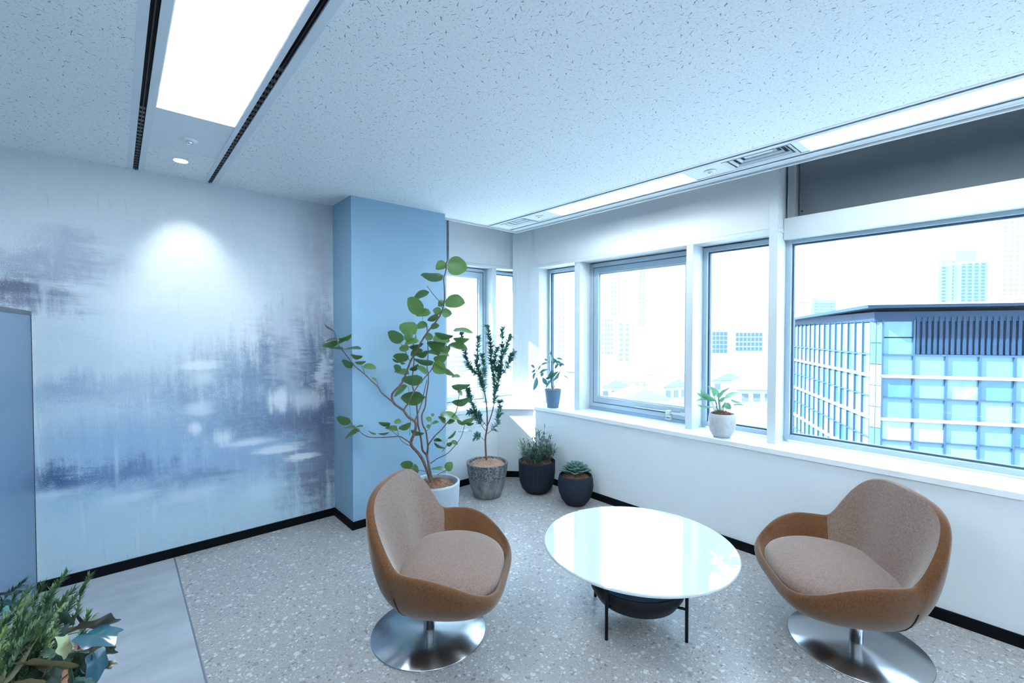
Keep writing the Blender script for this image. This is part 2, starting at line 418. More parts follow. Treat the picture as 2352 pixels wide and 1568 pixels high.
# mural wall (origin at world (0, YM, 0) so that the paint sits in wall metres)
wm = box(XL, 1.40, 0, 0.12, 0, 2.75)
me = bpy.data.meshes.new('wall_back'); bmesh.ops.recalc_face_normals(wm, faces=wm.faces); wm.to_mesh(me); wm.free(); me.materials.append(MURAL)
wo = bpy.data.objects.new('wall_back', me); COL.objects.link(wo); wo.location = (0, YM, 0); tag(wo, 'wall covered by an abstract blue and grey mural', kind='structure')
struct('wall_column', box(1.38, 2.235, 3.465, 4.15, 0, 2.75), COLUMN, label='square column painted sky blue beside the mural')
struct('wall_pier', box(2.235, 2.52, YMU - 0.01, 4.02, ZS, 2.95), M('pier_blue_grey', (0.36, 0.46, 0.56, 1), 0.5), label='blue grey window pier behind the blue column')
struct('wall_left', box(XL - 0.12, XL, YB, YM + 0.12, 0, 2.75), WALLW)
struct('wall_front', box(XL, 3.9, YB - 0.12, YB, 0, 2.95), WALLW)
struct('wall_corner', prism(BM(), [(2.235, YWL), CHA, CHB, (XWIN, CHB[1] - 0.001), (3.75, CHB[1]), (3.75, 4.15), (2.235, 4.15)], 0, ZS - 0.036), WALLW, label='low white wall wrapping round the corner under the windows')
struct('wall_right', box(XWIN, 3.75, YB, CHB[1], 0, ZS - 0.036), WALLW, label='long low white wall under the window row')
bt = 0.012
struct('baseboard_back', box(XL, 1.38, YM - bt, YM, 0, 0.062), BASEB)
struct('baseboard_column', prism(BM(), [(1.38 - bt, YM - bt), (1.38 - bt, 3.465 - bt), (2.235, 3.465 - bt), (2.235, 3.465), (1.38, 3.465), (1.38, YM - bt)], 0, 0.062), BASEB)
struct('baseboard_corner', prism(BM(), [(2.235, YWL - bt), (CHA[0] - 0.005, YWL - bt), (CHB[0] - bt, CHB[1] - 0.005), (CHB[0], CHB[1]), CHA, (2.235, YWL)], 0, 0.062), BASEB)
struct('baseboard_right', box(XWIN - bt, XWIN, YB, CHB[1] - 0.005, 0, 0.062), BASEB)
# sills
ov = 0.012
struct('trim_2', prism(BM(), [(2.235, YWL - ov), (CHA[0] - 0.005, YWL - ov), (XWIN - ov, CHB[1] - 0.005), (XWIN - ov, 3.47), (3.75, 3.47), (3.75, 4.12), (2.235, 4.12)], ZS - 0.036, ZS), SILL, label='white corner window sill', bevel=0.003)
for i, (a, b) in enumerate(((3.469, 1.30), (1.299, -1.2), (-1.201, YB))):
    struct('trim_%d' % (3 + i), box(XWIN - ov, 3.75, b, a, ZS - 0.036, ZS), SILL, label='white laminate window sill length', bevel=0.003)

# ceiling, in the pieces between the recessed light tracks
LT = (0.068, 0.562)                     # left track, outer edges
RTK = (2.775, XCE)                      # right track
def slab(bm, x0, x1, y0, y1): bx(bm, x0, x1, y0, y1, ZC, ZC + 0.14)
b_ = BM()
slab(b_, XL, -2.62, YB, YM); slab(b_, -2.26, LT[0], YB, YM); slab(b_, -2.62, -2.26, 2.2, YM); slab(b_, -2.62, -2.26, YB, -3.2); slab(b_, LT[1], RTK[0], YB, 3.465); slab(b_, LT[1], 1.385, 3.465, YM); slab(b_, 2.235, RTK[0], 3.465, YCE - 0.03)
struct('ceiling', b_, CEIL, label='pale rockwool tile ceiling with fissured texture')
b_ = box(2.1, 3.85, YB, 4.2, 2.95, 3.0); bx(b_, 1.385, 2.3, 3.4, YM + 0.1, 2.75, 2.95)
struct('ceiling', b_, WHITE, label='high soffit of the blind pocket over the windows')
struct('ceiling', box(XL, 2.78, YB, YM + 0.1, 2.80, 2.84), WHITE, label='slab above the suspended ceiling')
# edge trim of the ceiling along both window sides
b_ = BM()
prism(b_, [(2.262, YCE - 0.03), (XCE - 0.052, YCE - 0.03), (XCE - 0.052, YB), (XCE - 0.022, YB), (XCE - 0.022, YCE - 0.012), (2.262, YCE - 0.012)], ZC - 0.002, ZC + 0.14)
prism(b_, [(2.262, YCE - 0.010), (XCE - 0.018, YCE - 0.010), (XCE - 0.018, YB), (XCE, YB), (XCE, YCE + 0.006), (2.262, YCE + 0.006)], ZC - 0.014, ZC + 0.15)
struct('trim_6', b_, TRIMW, label='white stepped edge trim where the ceiling stops before the windows')

# ---------------------------------------------------------------- light tracks
def track_part(name, x0, x1, y0, y1, mat, z0=ZC, h=0.02, **k):
    return struct(name, box(x0, x1, y0, y1, z0, z0 + h), mat, **k)
n = 7
GREYM = M('track_grey', (0.56, 0.64, 0.70, 1), 0.45)
for nm, xs, ye in (('left', ((0.068, 0.098), (0.125, 0.155), (0.480, 0.503), (0.528, 0.562)), YM), ('right', ((2.775, 2.800), (2.822, 2.858), (3.062, 3.080), (3.102, XCE - 0.052)), YCE - 0.03)):
    for (a, b) in xs:
        struct('trim_%d' % n, box(a, b, YB, ye, ZC - 0.001, ZC + 0.13), GREYM if nm == 'left' else TRIMW, label='long white metal strip of the %s ceiling light track' % nm); n += 1
def slot_diffuser(x0, x1, ye, label, teeth):
    t = empty('slot_diffuser', (x0, 0, ZC)); tag(t, label, 'air diffuser', 'black air slots in the ceiling')
    obj('slot_channel', box(x0, x1, YB, ye, ZC + 0.008, ZC + 0.06), BLACK, t)
    obj('slot_blade', box((x0 + x1) / 2 - 0.002, (x0 + x1) / 2 + 0.002, YB, ye, ZC + 0.002, ZC + 0.008), METALBLK, t)
    if teeth:
        src = None
        for k in range(teeth):
            y = ye - 0.05 - k * 0.055
            if src is None:
                o = obj('slot_clip', box(x0 + 0.002, x1 - 0.004, y, y + 0.026, ZC + 0.003, ZC + 0.008), M('slot_clip_grey', (0.045, 0.055, 0.065, 1), 0.5), t); src = o
            else:
                c = src.copy(); COL.objects.link(c); c.parent = t; c.location.y = src.location.y - k * 0.055
slot_diffuser(0.098, 0.125, YM, 'black slot left of the fluorescent light by the mural', 20)
slot_diffuser(0.503, 0.528, YM, 'black slot right of the fluorescent light by the mural', 34)
slot_diffuser(2.800, 2.822, YCE - 0.03, 'black slot on the room side of the window light track', 0)
slot_diffuser(3.080, 3.102, YCE - 0.03, 'black slot on the window side of the window light track', 0)

REFL = M('lamp_reflector', (0.93, 0.95, 0.96, 1), 0.4)
def fixture(x0, x1, y0, y1, label, tubes=2):
    t = empty('fluorescent_light', ((x0 + x1) / 2, y0, ZC)); tag(t, label, 'ceiling light', 'recessed fluorescent lights')
    h = 0.09; b = BM()
    bx(b, x0, x1, y0, y1, ZC + h, ZC + h + 0.008)
    bx(b, x0, x0 + 0.004, y0, y1, ZC, ZC + h); bx(b, x1 - 0.004, x1, y0, y1, ZC, ZC + h)
    obj('housing', b, REFL, t)
    for (ya, yb) in ((y0, y0 + 0.004), (y1 - 0.004, y1)): obj('end_plate', box(x0 + 0.004, x1 - 0.004, ya, yb, ZC, ZC + h), REFL, t)
    for k in range(tubes):
        x = x0 + (x1 - x0) * (k + 0.5) / tubes if tubes > 1 else x0 + (x1 - x0) * 0.42
        z = ZC + 0.045
        tb = obj('tube', tube(BM(), [(x, y0 + 0.03, z), (x, y1 - 0.03, z)], 0.016, 16), TUBE, t, smooth=True)
        for ya, yb in ((y0 + 0.004, y0 + 0.032), (y1 - 0.032, y1 - 0.004)): obj('lamp_holder', tube(BM(), [(x, ya, z), (x, yb, z)], 0.021, 16), WHITE, tb)
    return t
fixture(0.155, 0.480, 1.40, 2.72, 'wide fluorescent light with two tubes at upper left')
fixture(0.155, 0.480, -1.2, 0.12, 'wide two-tube fluorescent light behind the camera')
fixture(0.155, 0.480, -3.8, -2.48, 'wide two-tube fluorescent light deeper in the room')
fixture(2.858, 3.062, 1.54, 2.80, 'narrow window-side fluorescent light between the two ceiling vents', 1)
fixture(2.858, 3.062, -0.42, 0.86, 'narrow window-side fluorescent light nearest the camera at right edge', 1)
fixture(2.858, 3.062, -2.4, -1.12, 'narrow window-side fluorescent light behind the camera', 1)
for k in range(3): fixture(-2.616, -2.264, -3.15 + k * 1.8, -1.85 + k * 1.8, 'added unseen two-tube light left of the camera, %s' % ('rearmost', 'middle', 'foremost')[k])  # unseen row added to brighten the left part of the room
# panels between the lights
def panel(x0, x1, y0, y1, mat, label):
    global n
    struct('trim_%d' % n, box(x0, x1, y0, y1, ZC + 0.003, ZC + 0.02), mat, label=label); n += 1
PANEL = M('track_panel', (0.62, 0.70, 0.75, 1), 0.5)
for k in range(3): panel(-2.62, -2.26, -1.85 + k * 1.8, -1.35 + k * 1.8 if k < 2 else 2.2, PANEL, 'plain panel in the added light row left of the camera')
panel(0.155, 0.480, 2.722, 3.290, PANEL, 'plain ceiling panel holding the sprinkler beside the mural')
panel(0.155, 0.480, 3.294, YM, CEIL, 'fissured ceiling panel holding the downlight')
panel(0.155, 0.480, 0.12, 1.40, PANEL, 'plain panel in the left light track')
panel(0.155, 0.480, -2.48, -1.2, PANEL, 'plain panel further along the left light track')
panel(0.155, 0.480, YB, -3.8, PANEL, 'last plain panel of the left light track')
panel(2.858, 3.062, 1.292, 1.54, PANEL, 'panel holding the nearer sprinkler by the window')
panel(2.858, 3.062, 0.86, 0.902, PANEL, 'narrow panel between vent and window light')
panel(2.858, 3.062, 2.80, 3.115, PANEL, 'panel holding the farther sprinkler by the window')
panel(2.858, 3.062, 3.455, YCE - 0.03, PANEL, 'end panel of the window light track')
panel(2.858, 3.062, -1.12, -0.42, PANEL, 'panel of the window track behind the camera')
panel(2.858, 3.062, YB, -2.4, PANEL, 'last panel of the window track')
def vent(y0, y1, label):
    x0, x1 = 2.862, 3.058
    t = empty('ceiling_vent', ((x0 + x1) / 2, (y0 + y1) / 2, ZC)); tag(t, label, 'air vent', 'louvred ceiling vents')
    obj('vent_back', box(x0, x1, y0, y1, ZC + 0.05, ZC + 0.055), M('vent_dark', (0.20, 0.26, 0.32, 1), 0.6), t)
    for k in range(4):
        i = 0.024 * k; j = 0.034 * k; z = ZC - 0.004 + 0.010 * k; w = 0.011 if k else 0.02; dz = 0.010
        b = BM()
        o4 = [(x0 + i, y0 + j), (x1 - i, y0 + j), (x1 - i, y1 - j), (x0 + i, y1 - j)]
        i4 = [(x0 + i + w, y0 + j + w), (x1 - i - w, y0 + j + w), (x1 - i - w, y1 - j - w), (x0 + i + w, y1 - j - w)]
        vo = [b.verts.new((*p, z)) for p in o4]; vi = [b.verts.new((*p, z + dz)) for p in i4]
        vo2 = [b.verts.new((*p, z + 0.004)) for p in o4]; vi2 = [b.verts.new((*p, z + dz + 0.004)) for p in i4]
        for q in range(4):
            r = (q + 1) % 4
            b.faces.new((vo[q], vo[r], vi[r], vi[q])); b.faces.new((vo2[q], vi2[q], vi2[r], vo2[r]))
            b.faces.new((vo[q], vo2[q], vo2[r], vo[r])); b.faces.new((vi[q], vi[r], vi2[r], vi2[q]))
        obj('vent_frame' if k == 0 else 'louvre', b, TRIMW, t)
    obj('vent_plate', box(x0 + 0.088, x1 - 0.088, y0 + 0.12, y1 - 0.12, ZC + 0.026, ZC + 0.03), TRIMW, t)
vent(0.905, 1.288, 'rectangular louvred vent beside the nearer window light')
vent(3.118, 3.452, 'rectangular louvred vent at the far end of the window track')
def sprinkler(x, y, label):
    t = empty('sprinkler_head', (x, y, ZC)); tag(t, label, 'sprinkler', 'ceiling sprinklers')
    obj('escutcheon', lathe(BM(), [(0.0, 0.003), (0.036, 0.003), (0.038, -0.001), (0.024, -0.006), (0.0, -0.006)], 24, (x, y, ZC)), WHITE, t, smooth=True)
    obj('deflector', lathe(BM(), [(0.0, -0.006), (0.016, -0.006), (0.017, -0.014), (0.012, -0.020), (0.0, -0.022)], 20, (x, y, ZC)), CHROME, t, smooth=True)
sprinkler(0.322, 3.07, 'chrome sprinkler beside the round downlight')
sprinkler(2.958, 1.40, 'chrome sprinkler beside the nearer louvred vent')
sprinkler(2.935, 2.97, 'chrome sprinkler beside the far louvred vent')
t = empty('downlight', (0.317, 3.475, ZC)); tag(t, 'small round lit downlight near the mural', 'ceiling light')
obj('downlight_ring', lathe(BM(), [(0.036, 0.001), (0.042, 0.001), (0.042, -0.003), (0.036, -0.001)], 28, (0.317, 3.475, ZC + 0.003)), WHITE, t, smooth=True)
obj('downlight_lens', lathe(BM(), [(0.0, 0.0), (0.036, 0.0), (0.036, 0.002), (0.0, 0.002)], 28, (0.317, 3.475, ZC + 0.001)), DOWNL, t)
sp = bpy.data.lights.new('downlight_beam', 'SPOT'); sp.energy = 12; sp.color = (1.0, 0.95, 0.86); sp.spot_size = math.radians(62); sp.spot_blend = 0.85; sp.shadow_soft_size = 0.03
so = bpy.data.objects.new('downlight_beam', sp); COL.objects.link(so); so.parent = t; so.location = (0, 0, -0.012); so.rotation_euler = Vector((0.08, 0.36, -0.72)).to_track_quat('-Z', 'Y').to_euler()

# ---------------------------------------------------------------- headers, mullions, windows
ZH = 2.25
def header_path(off):
    r = 0.35 + 0; cx_, cy_ = XM_ - 0.35, YMU - 0.35
    p = [(2.555, YMU + off)]
    for k in range(15):
        a = PI / 2 - k * PI / 2 / 14
        p.append((cx_ + (r + off) * math.cos(a), cy_ + (r + off) * math.sin(a)))
    p.append((XM_ + off, 1.158)); return p
def strip(bm, inner, outer, z0, z1): return prism(bm, inner + outer[::-1], z0, z1)
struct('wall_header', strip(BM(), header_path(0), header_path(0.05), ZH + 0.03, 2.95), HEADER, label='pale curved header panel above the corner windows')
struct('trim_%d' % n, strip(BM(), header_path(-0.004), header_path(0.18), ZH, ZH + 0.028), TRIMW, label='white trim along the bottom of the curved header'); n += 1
# outer wall above windows
struct('wall_spandrel', box(3.72, 3.80, YB, 4.2, 2.21, 2.95), HEADER, label='outer wall above the window row')
struct('wall_spandrel', box(2.235, 3.80, 4.10, 4.2, 2.21, 2.95), HEADER, label='outer wall above the left windows')
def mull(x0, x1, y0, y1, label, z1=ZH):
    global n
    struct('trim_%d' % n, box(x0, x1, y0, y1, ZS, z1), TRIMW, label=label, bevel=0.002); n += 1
mull(XM_ + 0.01, 3.75, 2.97, 3.04, 'white mullion left of the opening window')
mull(XM_, 3.75, 1.785, 1.842, 'white mullion right of the opening window')
mull(XM_ - 0.01, 3.75, 1.165, 1.222, 'white mullion left of the big window', 2.95)
mull(3.118, 3.173, YMU, 4.10, 'white mullion of the far left window')
mull(XM_, 3.75, -1.30, -1.20, 'white mullion behind the camera', 2.95)
# corner pier at 45 degrees
dg = 0.7071
a = Vector((3.453, 3.631)); e1 = Vector((-dg, dg)); e2 = Vector((dg, dg))
p0 = a + e1 * 0.20
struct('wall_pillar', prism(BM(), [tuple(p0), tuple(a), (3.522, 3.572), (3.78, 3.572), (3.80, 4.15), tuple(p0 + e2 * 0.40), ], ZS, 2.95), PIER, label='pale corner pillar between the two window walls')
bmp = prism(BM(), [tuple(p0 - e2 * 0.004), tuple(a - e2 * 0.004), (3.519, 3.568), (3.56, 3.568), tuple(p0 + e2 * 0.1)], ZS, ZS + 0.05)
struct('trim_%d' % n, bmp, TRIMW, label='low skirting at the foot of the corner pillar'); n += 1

def win_ring(bm, axis, p0, p1, a0, a1, z0, z1, w):
    """ring of four bars; axis 'x': plane x in p0..p1, running in y a0..a1"""
    for (u0, u1, v0, v1) in ((a0, a0 + w, z0, z1), (a1 - w, a1, z0, z1), (a0 + w, a1 - w, z0, z0 + w), (a0 + w, a1 - w, z1 - w, z1)):
        if axis == 'x': bx(bm, p0, p1, u0, u1, v0, v1)
        else: bx(bm, u0, u1, p0, p1, v0, v1)
    return bm
def window(num, axis, pl, a0, a1, z0, z1, label, fw=0.035, sash=False):
    loc = (pl, (a0 + a1) / 2, z0) if axis == 'x' else ((a0 + a1) / 2, pl, z0)
    t = empty('window_%d' % num, loc); tag(t, label, kind='structure')
    obj('window_frame', win_ring(BM(), axis, pl - 0.01, pl + 0.07, a0, a1, z0, z1, fw), ALU, t, bevel=0.002)
    q = fw
    if sash:
        g_ = 0.006
        obj('gasket', win_ring(BM(), axis, pl + 0.005, pl + 0.05, a0 + q, a1 - q, z0 + q, z1 - q, g_), GASKET, t); q += g_
        obj('sash', win_ring(BM(), axis, pl - 0.005, pl + 0.06, a0 + q, a1 - q, z0 + q, z1 - q, 0.055), ALU, t, bevel=0.002); q += 0.055
    obj('glazing_bead', win_ring(BM(), axis, pl + 0.015, pl + 0.045, a0 + q, a1 - q, z0 + q, z1 - q, 0.012), TRIMW if sash else GASKET, t); q += 0.010
    if axis == 'x': gb = box(pl + 0.028, pl + 0.034, a0 + q, a1 - q, z0 + q, z1 - q)
    else: gb = box(a0 + q, a1 - q, pl + 0.028, pl + 0.034, z0 + q, z1 - q)
    gp = obj('glass_pane', gb, GLASS, t)
    return t
window(1, 'y', YG - 0.03, 2.40, 3.118, ZS + 0.012, 2.24, 'far left window with a grey opening sash behind the tall shrub', 0.03, True)
window(2, 'y', YG - 0.03, 3.173, 3.60, ZS + 0.012, 2.24, 'narrow fixed window between far mullion and corner pillar', 0.025)
window(3, 'x', XG, 3.04, 3.575, ZS + 0.012, 2.24, 'fixed window behind the small rubber plant')
w2 = window(4, 'x', XG, 1.842, 2.97, ZS + 0.03, 2.24, 'opening window with grey sash and a latch on its bottom rail', 0.04, True)
window(5, 'x', XG, 1.222, 1.785, ZS + 0.012, 2.24, 'tall fixed window behind the round white pot')
window(6, 'x', XG - 0.02, -1.20, 1.165, ZS + 0.012, 2.215, 'large fixed window with the office block outside')
window(7, 'x', XG - 0.02, YB + 0.05, -1.30, ZS + 0.012, 2.215, 'large fixed window behind the camera')
obj('under_rail', box(XG - 0.012, XG + 0.05, 1.85, 2.965, ZS, ZS + 0.028), M('under_rail_shadow', (0.20, 0.33, 0.45, 1), 0.5), w2)  # strip below the sash coloured as its shadow
# latch of the opening window
lt = obj('latch', box(XG - 0.035, XG - 0.004, 2.05, 2.10, ZS + 0.018, ZS + 0.062), TRIMW, w2, bevel=0.003)
b_ = box(XG - 0.05, XG - 0.006, 2.055, 2.095, ZS + 0.066, ZS + 0.10); bx(b_, XG - 0.028, XG - 0.012, 2.095, 2.42, ZS + 0.083, ZS + 0.090); bx(b_, XG - 0.030, XG - 0.010, 1.92, 2.055, ZS + 0.072, ZS + 0.086); bx(b_, XG - 0.034, XG - 0.008, 1.92, 1.965, ZS + 0.068, ZS + 0.096)
obj('latch_arm', b_, TRIMW, w2, bevel=0.002)
for k in range(3): obj('screw_hole', tube(BM(), [(XG - 0.036, 2.062 + k * 0.013, ZS + 0.036), (XG - 0.033, 2.062 + k * 0.013, ZS + 0.036)], 0.005, 10), BLACK, lt)
# transom and grey blind of the big window
struct('trim_%d' % n, box(3.585, 3.75, -1.20, 1.163, 2.205, 2.355), TRIMW, label='white transom bar above the big window', bevel=0.003); n += 1
struct('trim_%d' % n, box(3.585, 3.75, YB, -1.30, 2.205, 2.355), TRIMW, label='white transom bar behind the camera'); n += 1
t = empty('roller_blind', (3.64, 0, 2.36)); tag(t, 'dark grey panel blind above the big window', 'blind')
obj('blind_panel', box(3.655, 3.665, -1.15, 1.085, 2.357, 2.948), BLINDG, t)
sd = obj('side_rail', box(3.615, 3.665, 1.097, 1.15, 2.357, 2.948), M('blind_rail', (0.24, 0.27, 0.29, 1), 0.5), t)
for z in (2.40, 2.90): obj('screw', tube(BM(), [(3.652, 1.07, z), (3.656, 1.07, z)], 0.006, 10), BLACK, t)

# ================================================================== OUTSIDE
GZ = -28.0
gr = struct('ground', box(-400, 900, -400, 900, GZ - 1, GZ), M('city_ground', (0.20, 0.22, 0.24, 1), 0.9, noise=(0.05, 0.25)), label='pale city ground far below')
FWH = Vector((math.sin(YAW), math.cos(YAW), 0))
def out_pt(px, d):            # ground-plan point seen at pixel column px, d metres ahead
    return FWH * d + RT * ((px - CX) / F * d)
def zat(py, d): return CAMZ - (py - 762) * d / F
def facade_mat(name, stops, rough=0.08, spec=0.6):
    m, nt, b = newmat(name); g = NG(nt)
    oi = nt.nodes.new('ShaderNodeObjectInfo'); co = g.coord('Object')
    n1 = g.noise(g.vm('MULTIPLY', co, (0.8, 0.8, 0.5)), 1.3, 2)
    f = g.m('ADD', g.m('MULTIPLY', oi.outputs['Random'], 0.75), g.m('MULTIPLY', n1, 0.3), clamp=True)
    nt.links.new(g.ramp(f, stops), b.inputs['Base Color']); sets(b, Roughness=rough); b.inputs['Specular IOR Level'].default_value = spec
    return m
PANE = facade_mat('facade_glass', [(0.1, (0.012, 0.05, 0.085, 1)), (0.4, (0.035, 0.10, 0.14, 1)), (0.65, (0.07, 0.14, 0.18, 1)), (0.9, (0.16, 0.20, 0.22, 1))])
SPANDREL = facade_mat('facade_spandrel', [(0.1, (0.03, 0.09, 0.13, 1)), (0.6, (0.055, 0.125, 0.165, 1)), (0.9, (0.08, 0.15, 0.19, 1))], 0.2)
MULLD = M('facade_mullion', (0.006, 0.026, 0.055, 1), 0.5)
BAND = M('facade_band', (0.22, 0.25, 0.27, 1), 0.5)
SLAT = M('louvre_navy', (0.002, 0.016, 0.042, 1), 0.6, spec=0.3)
EAVE = M('eave_navy', (0.004, 0.020, 0.045, 1), 0.6, spec=0.3)
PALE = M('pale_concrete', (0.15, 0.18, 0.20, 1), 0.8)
PALER = M('hazy_concrete', (0.32, 0.34, 0.35, 1), 0.8)  # far walls: haze put into the colour as paleness
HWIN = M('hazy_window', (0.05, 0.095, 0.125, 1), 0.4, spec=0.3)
HWINF = M('faint_window', (0.125, 0.15, 0.165, 1), 0.3)  # far windows: tone kept faint to carry the same haze

# ---- the glass office block outside the big window
A1 = math.radians(17.9)
dR = (RT * math.cos(A1) - FWH * math.sin(A1))          # along the near facade, to the right
dL = (RT * math.sin(A1) + FWH * math.cos(A1))          # along the side facade, away
cor = out_pt(2006, 42.0)
ob = empty('office_block', (cor.x, cor.y, GZ)); tag(ob, 'glass office block with navy louvred top outside the big window', 'building')
MB_ = Matrix(((dR.x, dL.x, 0, 0), (dR.y, dL.y, 0, 0), (0, 0, 1, -GZ), (0, 0, 0, 1)))   # local: x right, y away, z world height
def lb(name, x0, x1, y0, y1, z0, z1, mat, kind=None):
    b = box(x0, x1, y0, y1, z0, z1); bmesh.ops.transform(b, matrix=MB_, verts=b.verts)
    o = obj(name, b, mat, ob, local=True)
    if kind: o['kind'] = kind
    return o
lb('core', 0.35, 44, 0.35, 28.5, GZ, 2.6, EAVE)
o_ = BM()
vs = [(-0.9, -1.2, 4.02), (46, -1.2, 4.25), (46, 30, 4.25), (-0.9, 30, 3.4)]
lo = [(-0.9, -1.2, 3.72), (46, -1.2, 3.95), (46, 30, 3.95), (-0.9, 30, 3.1)]
for q in (0,):
    v = [o_.verts.new(p) for p in lo + vs]
    for f in ((0, 3, 2, 1), (4, 5, 6, 7), (0, 1, 5, 4), (1, 2, 6, 5), (2, 3, 7, 6), (3, 0, 4, 7)): o_.faces.new([v[i] for i in f])
bmesh.ops.transform(o_, matrix=MB_, verts=o_.verts); obj('roof', o_, EAVE, ob, local=True)
lb('eave_edge', -1.0, 46, -1.32, -1.20, 3.98, 4.14, BAND)
lb('parapet', 0.1, 44, 0.1, 28.5, 2.5, 3.4, SLAT)
def pane_src(w, h):
    b = box(0.05, w - 0.05, 0, 0.06, 0.05, h - 0.05)
    me = bpy.data.meshes.new('pane'); bmesh.ops.recalc_face_normals(b, faces=b.faces); b.to_mesh(me); b.free(); return me
PW, PH, LW = 2.38, 1.98, 1.8
pr_v, pr_s = pane_src(PW, PH), pane_src(PW, PH); pr_v.materials.append(PANE); pr_s.materials.append(SPANDREL)
pl_v, pl_s = pane_src(LW, PH), pane_src(LW, PH); pl_v.materials.append(PANE); pl_s.materials.append(SPANDREL)
rot90 = Matrix(((0, 1, 0, 0), (1, 0, 0, 0), (0, 0, 1, 0), (0, 0, 0, 1)))
ZR0 = -0.57
for i in range(10):                                     # near facade, two rows per storey
    for j in range(6):
        x = 0.75 + i * PW; z = ZR0 - (j + 1) * PH
        inst(pr_s if j in (0, 2, 4) else pr_v, 'window_pane', ob, MB_ @ Matrix.Translation((x, 0.2, z)))
for j in range(2):
    for i in range(1):
        inst(pr_v, 'window_pane', ob, MB_ @ Matrix.Translation((0.75, 0.2, ZR0 + j * PH * 0.82)) @ Matrix.Diagonal((1, 1, 0.80, 1)))
for i in range(16):                                     # side facade
    for j in range(9):
        y = 0.75 + i * LW; z = ZR0 + PH * 1.6 - (j + 1) * PH
        if j == 0: z = ZR0 + PH * 0.6
        inst(pl_s if j % 2 == 0 else pl_v, 'window_pane', ob, MB_ @ Matrix.Translation((0.2, y, ZR0 + 1.62 - (j) * PH - (0 if j else 0)) if False else (0.2, y, ZR0 + (0 if j == 0 else -j * PH))) @ rot90 @ Matrix.Diagonal((1, 1, 1.55 if j == 0 else 1, 1)))
for j in range(7):                                      # chamfered corner bays
    b = BM(); prism(b, [(0.02, 0.72), (0.72, 0.02), (0.80, 0.12), (0.12, 0.80)], ZR0 + 3.1 - (j + 1) * PH * 1.0 - (0 if j else 0), ZR0 + 3.04 - j * PH)
    bmesh.ops.transform(b, matrix=MB_, verts=b.verts); obj('corner_pane', b, PANE, ob, local=True)
for i in range(11): lb('mullion', 0.75 + i * PW - 0.07, 0.75 + i * PW + 0.07, 0.02, 0.24, GZ, ZR0 if i > 1 else 2.6, MULLD)
for i in range(17): lb('mullion', 0.02, 0.24, 0.75 + i * LW - 0.05, 0.75 + i * LW + 0.05, GZ, 2.6, MULLD)
for k in range(4):
    zb = -2.53 - k * 3.96
    lb('floor_band', 0.72, 26, -0.10, 0.2, zb - 0.13, zb + 0.13, BAND); lb('floor_band', -0.10, 0.2, 0.72, 28.4, zb - 0.13, zb + 0.13, BAND)
    zm = -4.52 - k * 3.96
    lb('transom', 0.75, 26, 0.04, 0.22, zm - 0.06, zm + 0.06, MULLD); lb('transom', 0.04, 0.22, 0.75, 28.4, zm - 0.05, zm + 0.05, MULLD)
lb('transom', 0.75, 26, 0.02, 0.22, ZR0 - 0.08, ZR0 + 0.08, MULLD); lb('transom', 0.02, 0.22, 0.75, 28.4, ZR0 - 0.06, ZR0 + 0.06, MULLD)
lb('louvre_back', 0.75 + PW, 30, 0.30, 0.34, ZR0, 3.0, EAVE)
ls = None
for k in range(44):
    x = 0.75 + PW + 0.15 + k * 0.42
    if ls is None:
        b = box(0, 0.22, 0, 0.26, 0, 3.35); me = bpy.data.meshes.new('louvre_slat'); bmesh.ops.recalc_face_normals(b, faces=b.faces); b.to_mesh(me); b.free(); me.materials.append(SLAT); ls = me
    inst(ls, 'louvre_slat', ob, MB_ @ Matrix.Translation((x, 0.02, ZR0 + 0.12)))

# ---- other buildings, further off
def block(name, px0, px1, ytop, d, label, wmat, cols, rows, win, cell, gmat, top=None, ydown=None, depth=None):
    """box building between two pixel columns at d metres; windows on the face towards us.
       win = list of (px, py) top-left of window grids: (px, py, cols, rows, dx, dy, w, h) in pixels"""
    a = out_pt(px0, d); b = out_pt(px1, d); zt = zat(ytop, d); w = (b - a).length
    t = empty(name, (a.x, a.y, GZ)); tag(t, label, 'building')
    dep = depth or w * 0.8
    mt = Matrix(((RT.x, FWH.x, 0, 0), (RT.y, FWH.y, 0, 0), (0, 0, 1, 0), (0, 0, 0, 1)))
    def part(nm, x0, x1, y0, y1, z0, z1, mm):
        bb = box(x0, x1, y0, y1, z0 - GZ, z1 - GZ); bmesh.ops.transform(bb, matrix=mt, verts=bb.verts); return obj(nm, bb, mm, t, local=True)
    part('walls', 0, w, 0, dep, GZ, zt, wmat)
    if top: part('penthouse', w * top[0], w * top[1], dep * 0.1, dep * 0.6, zt, zat(top[2], d), wmat)
    k = d / F
    for (px, py, nc, nr, dx, dy, ww, hh) in win:
        me = None
        for c in range(nc):
            for r in range(nr):
                x = (px + c * dx - px0) * k; z = zat(py + r * dy, d)
                if me is None:
                    bb = box(0, ww * k, -0.15, 0.05, -hh * k, 0); bmesh.ops.transform(bb, matrix=mt, verts=bb.verts)
                    me = bpy.data.meshes.new('window'); bmesh.ops.recalc_face_normals(bb, faces=bb.faces); bb.to_mesh(me); bb.free(); me.materials.append(gmat)
                off = mt @ Vector((x, 0, 0))
                inst(me, 'window', t, Matrix.Translation((off.x, off.y, z - GZ)))
    return t
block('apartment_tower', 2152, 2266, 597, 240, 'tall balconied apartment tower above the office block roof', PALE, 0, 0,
      [(2205, 604, 4, 13, 15, 7.6, 9, 4.2), (2160, 606, 1, 13, 10, 7.6, 9, 3.2), (2184, 602, 1, 12, 10, 8, 3, 5)], 0, HWIN, (0.42, 0.85, 573))
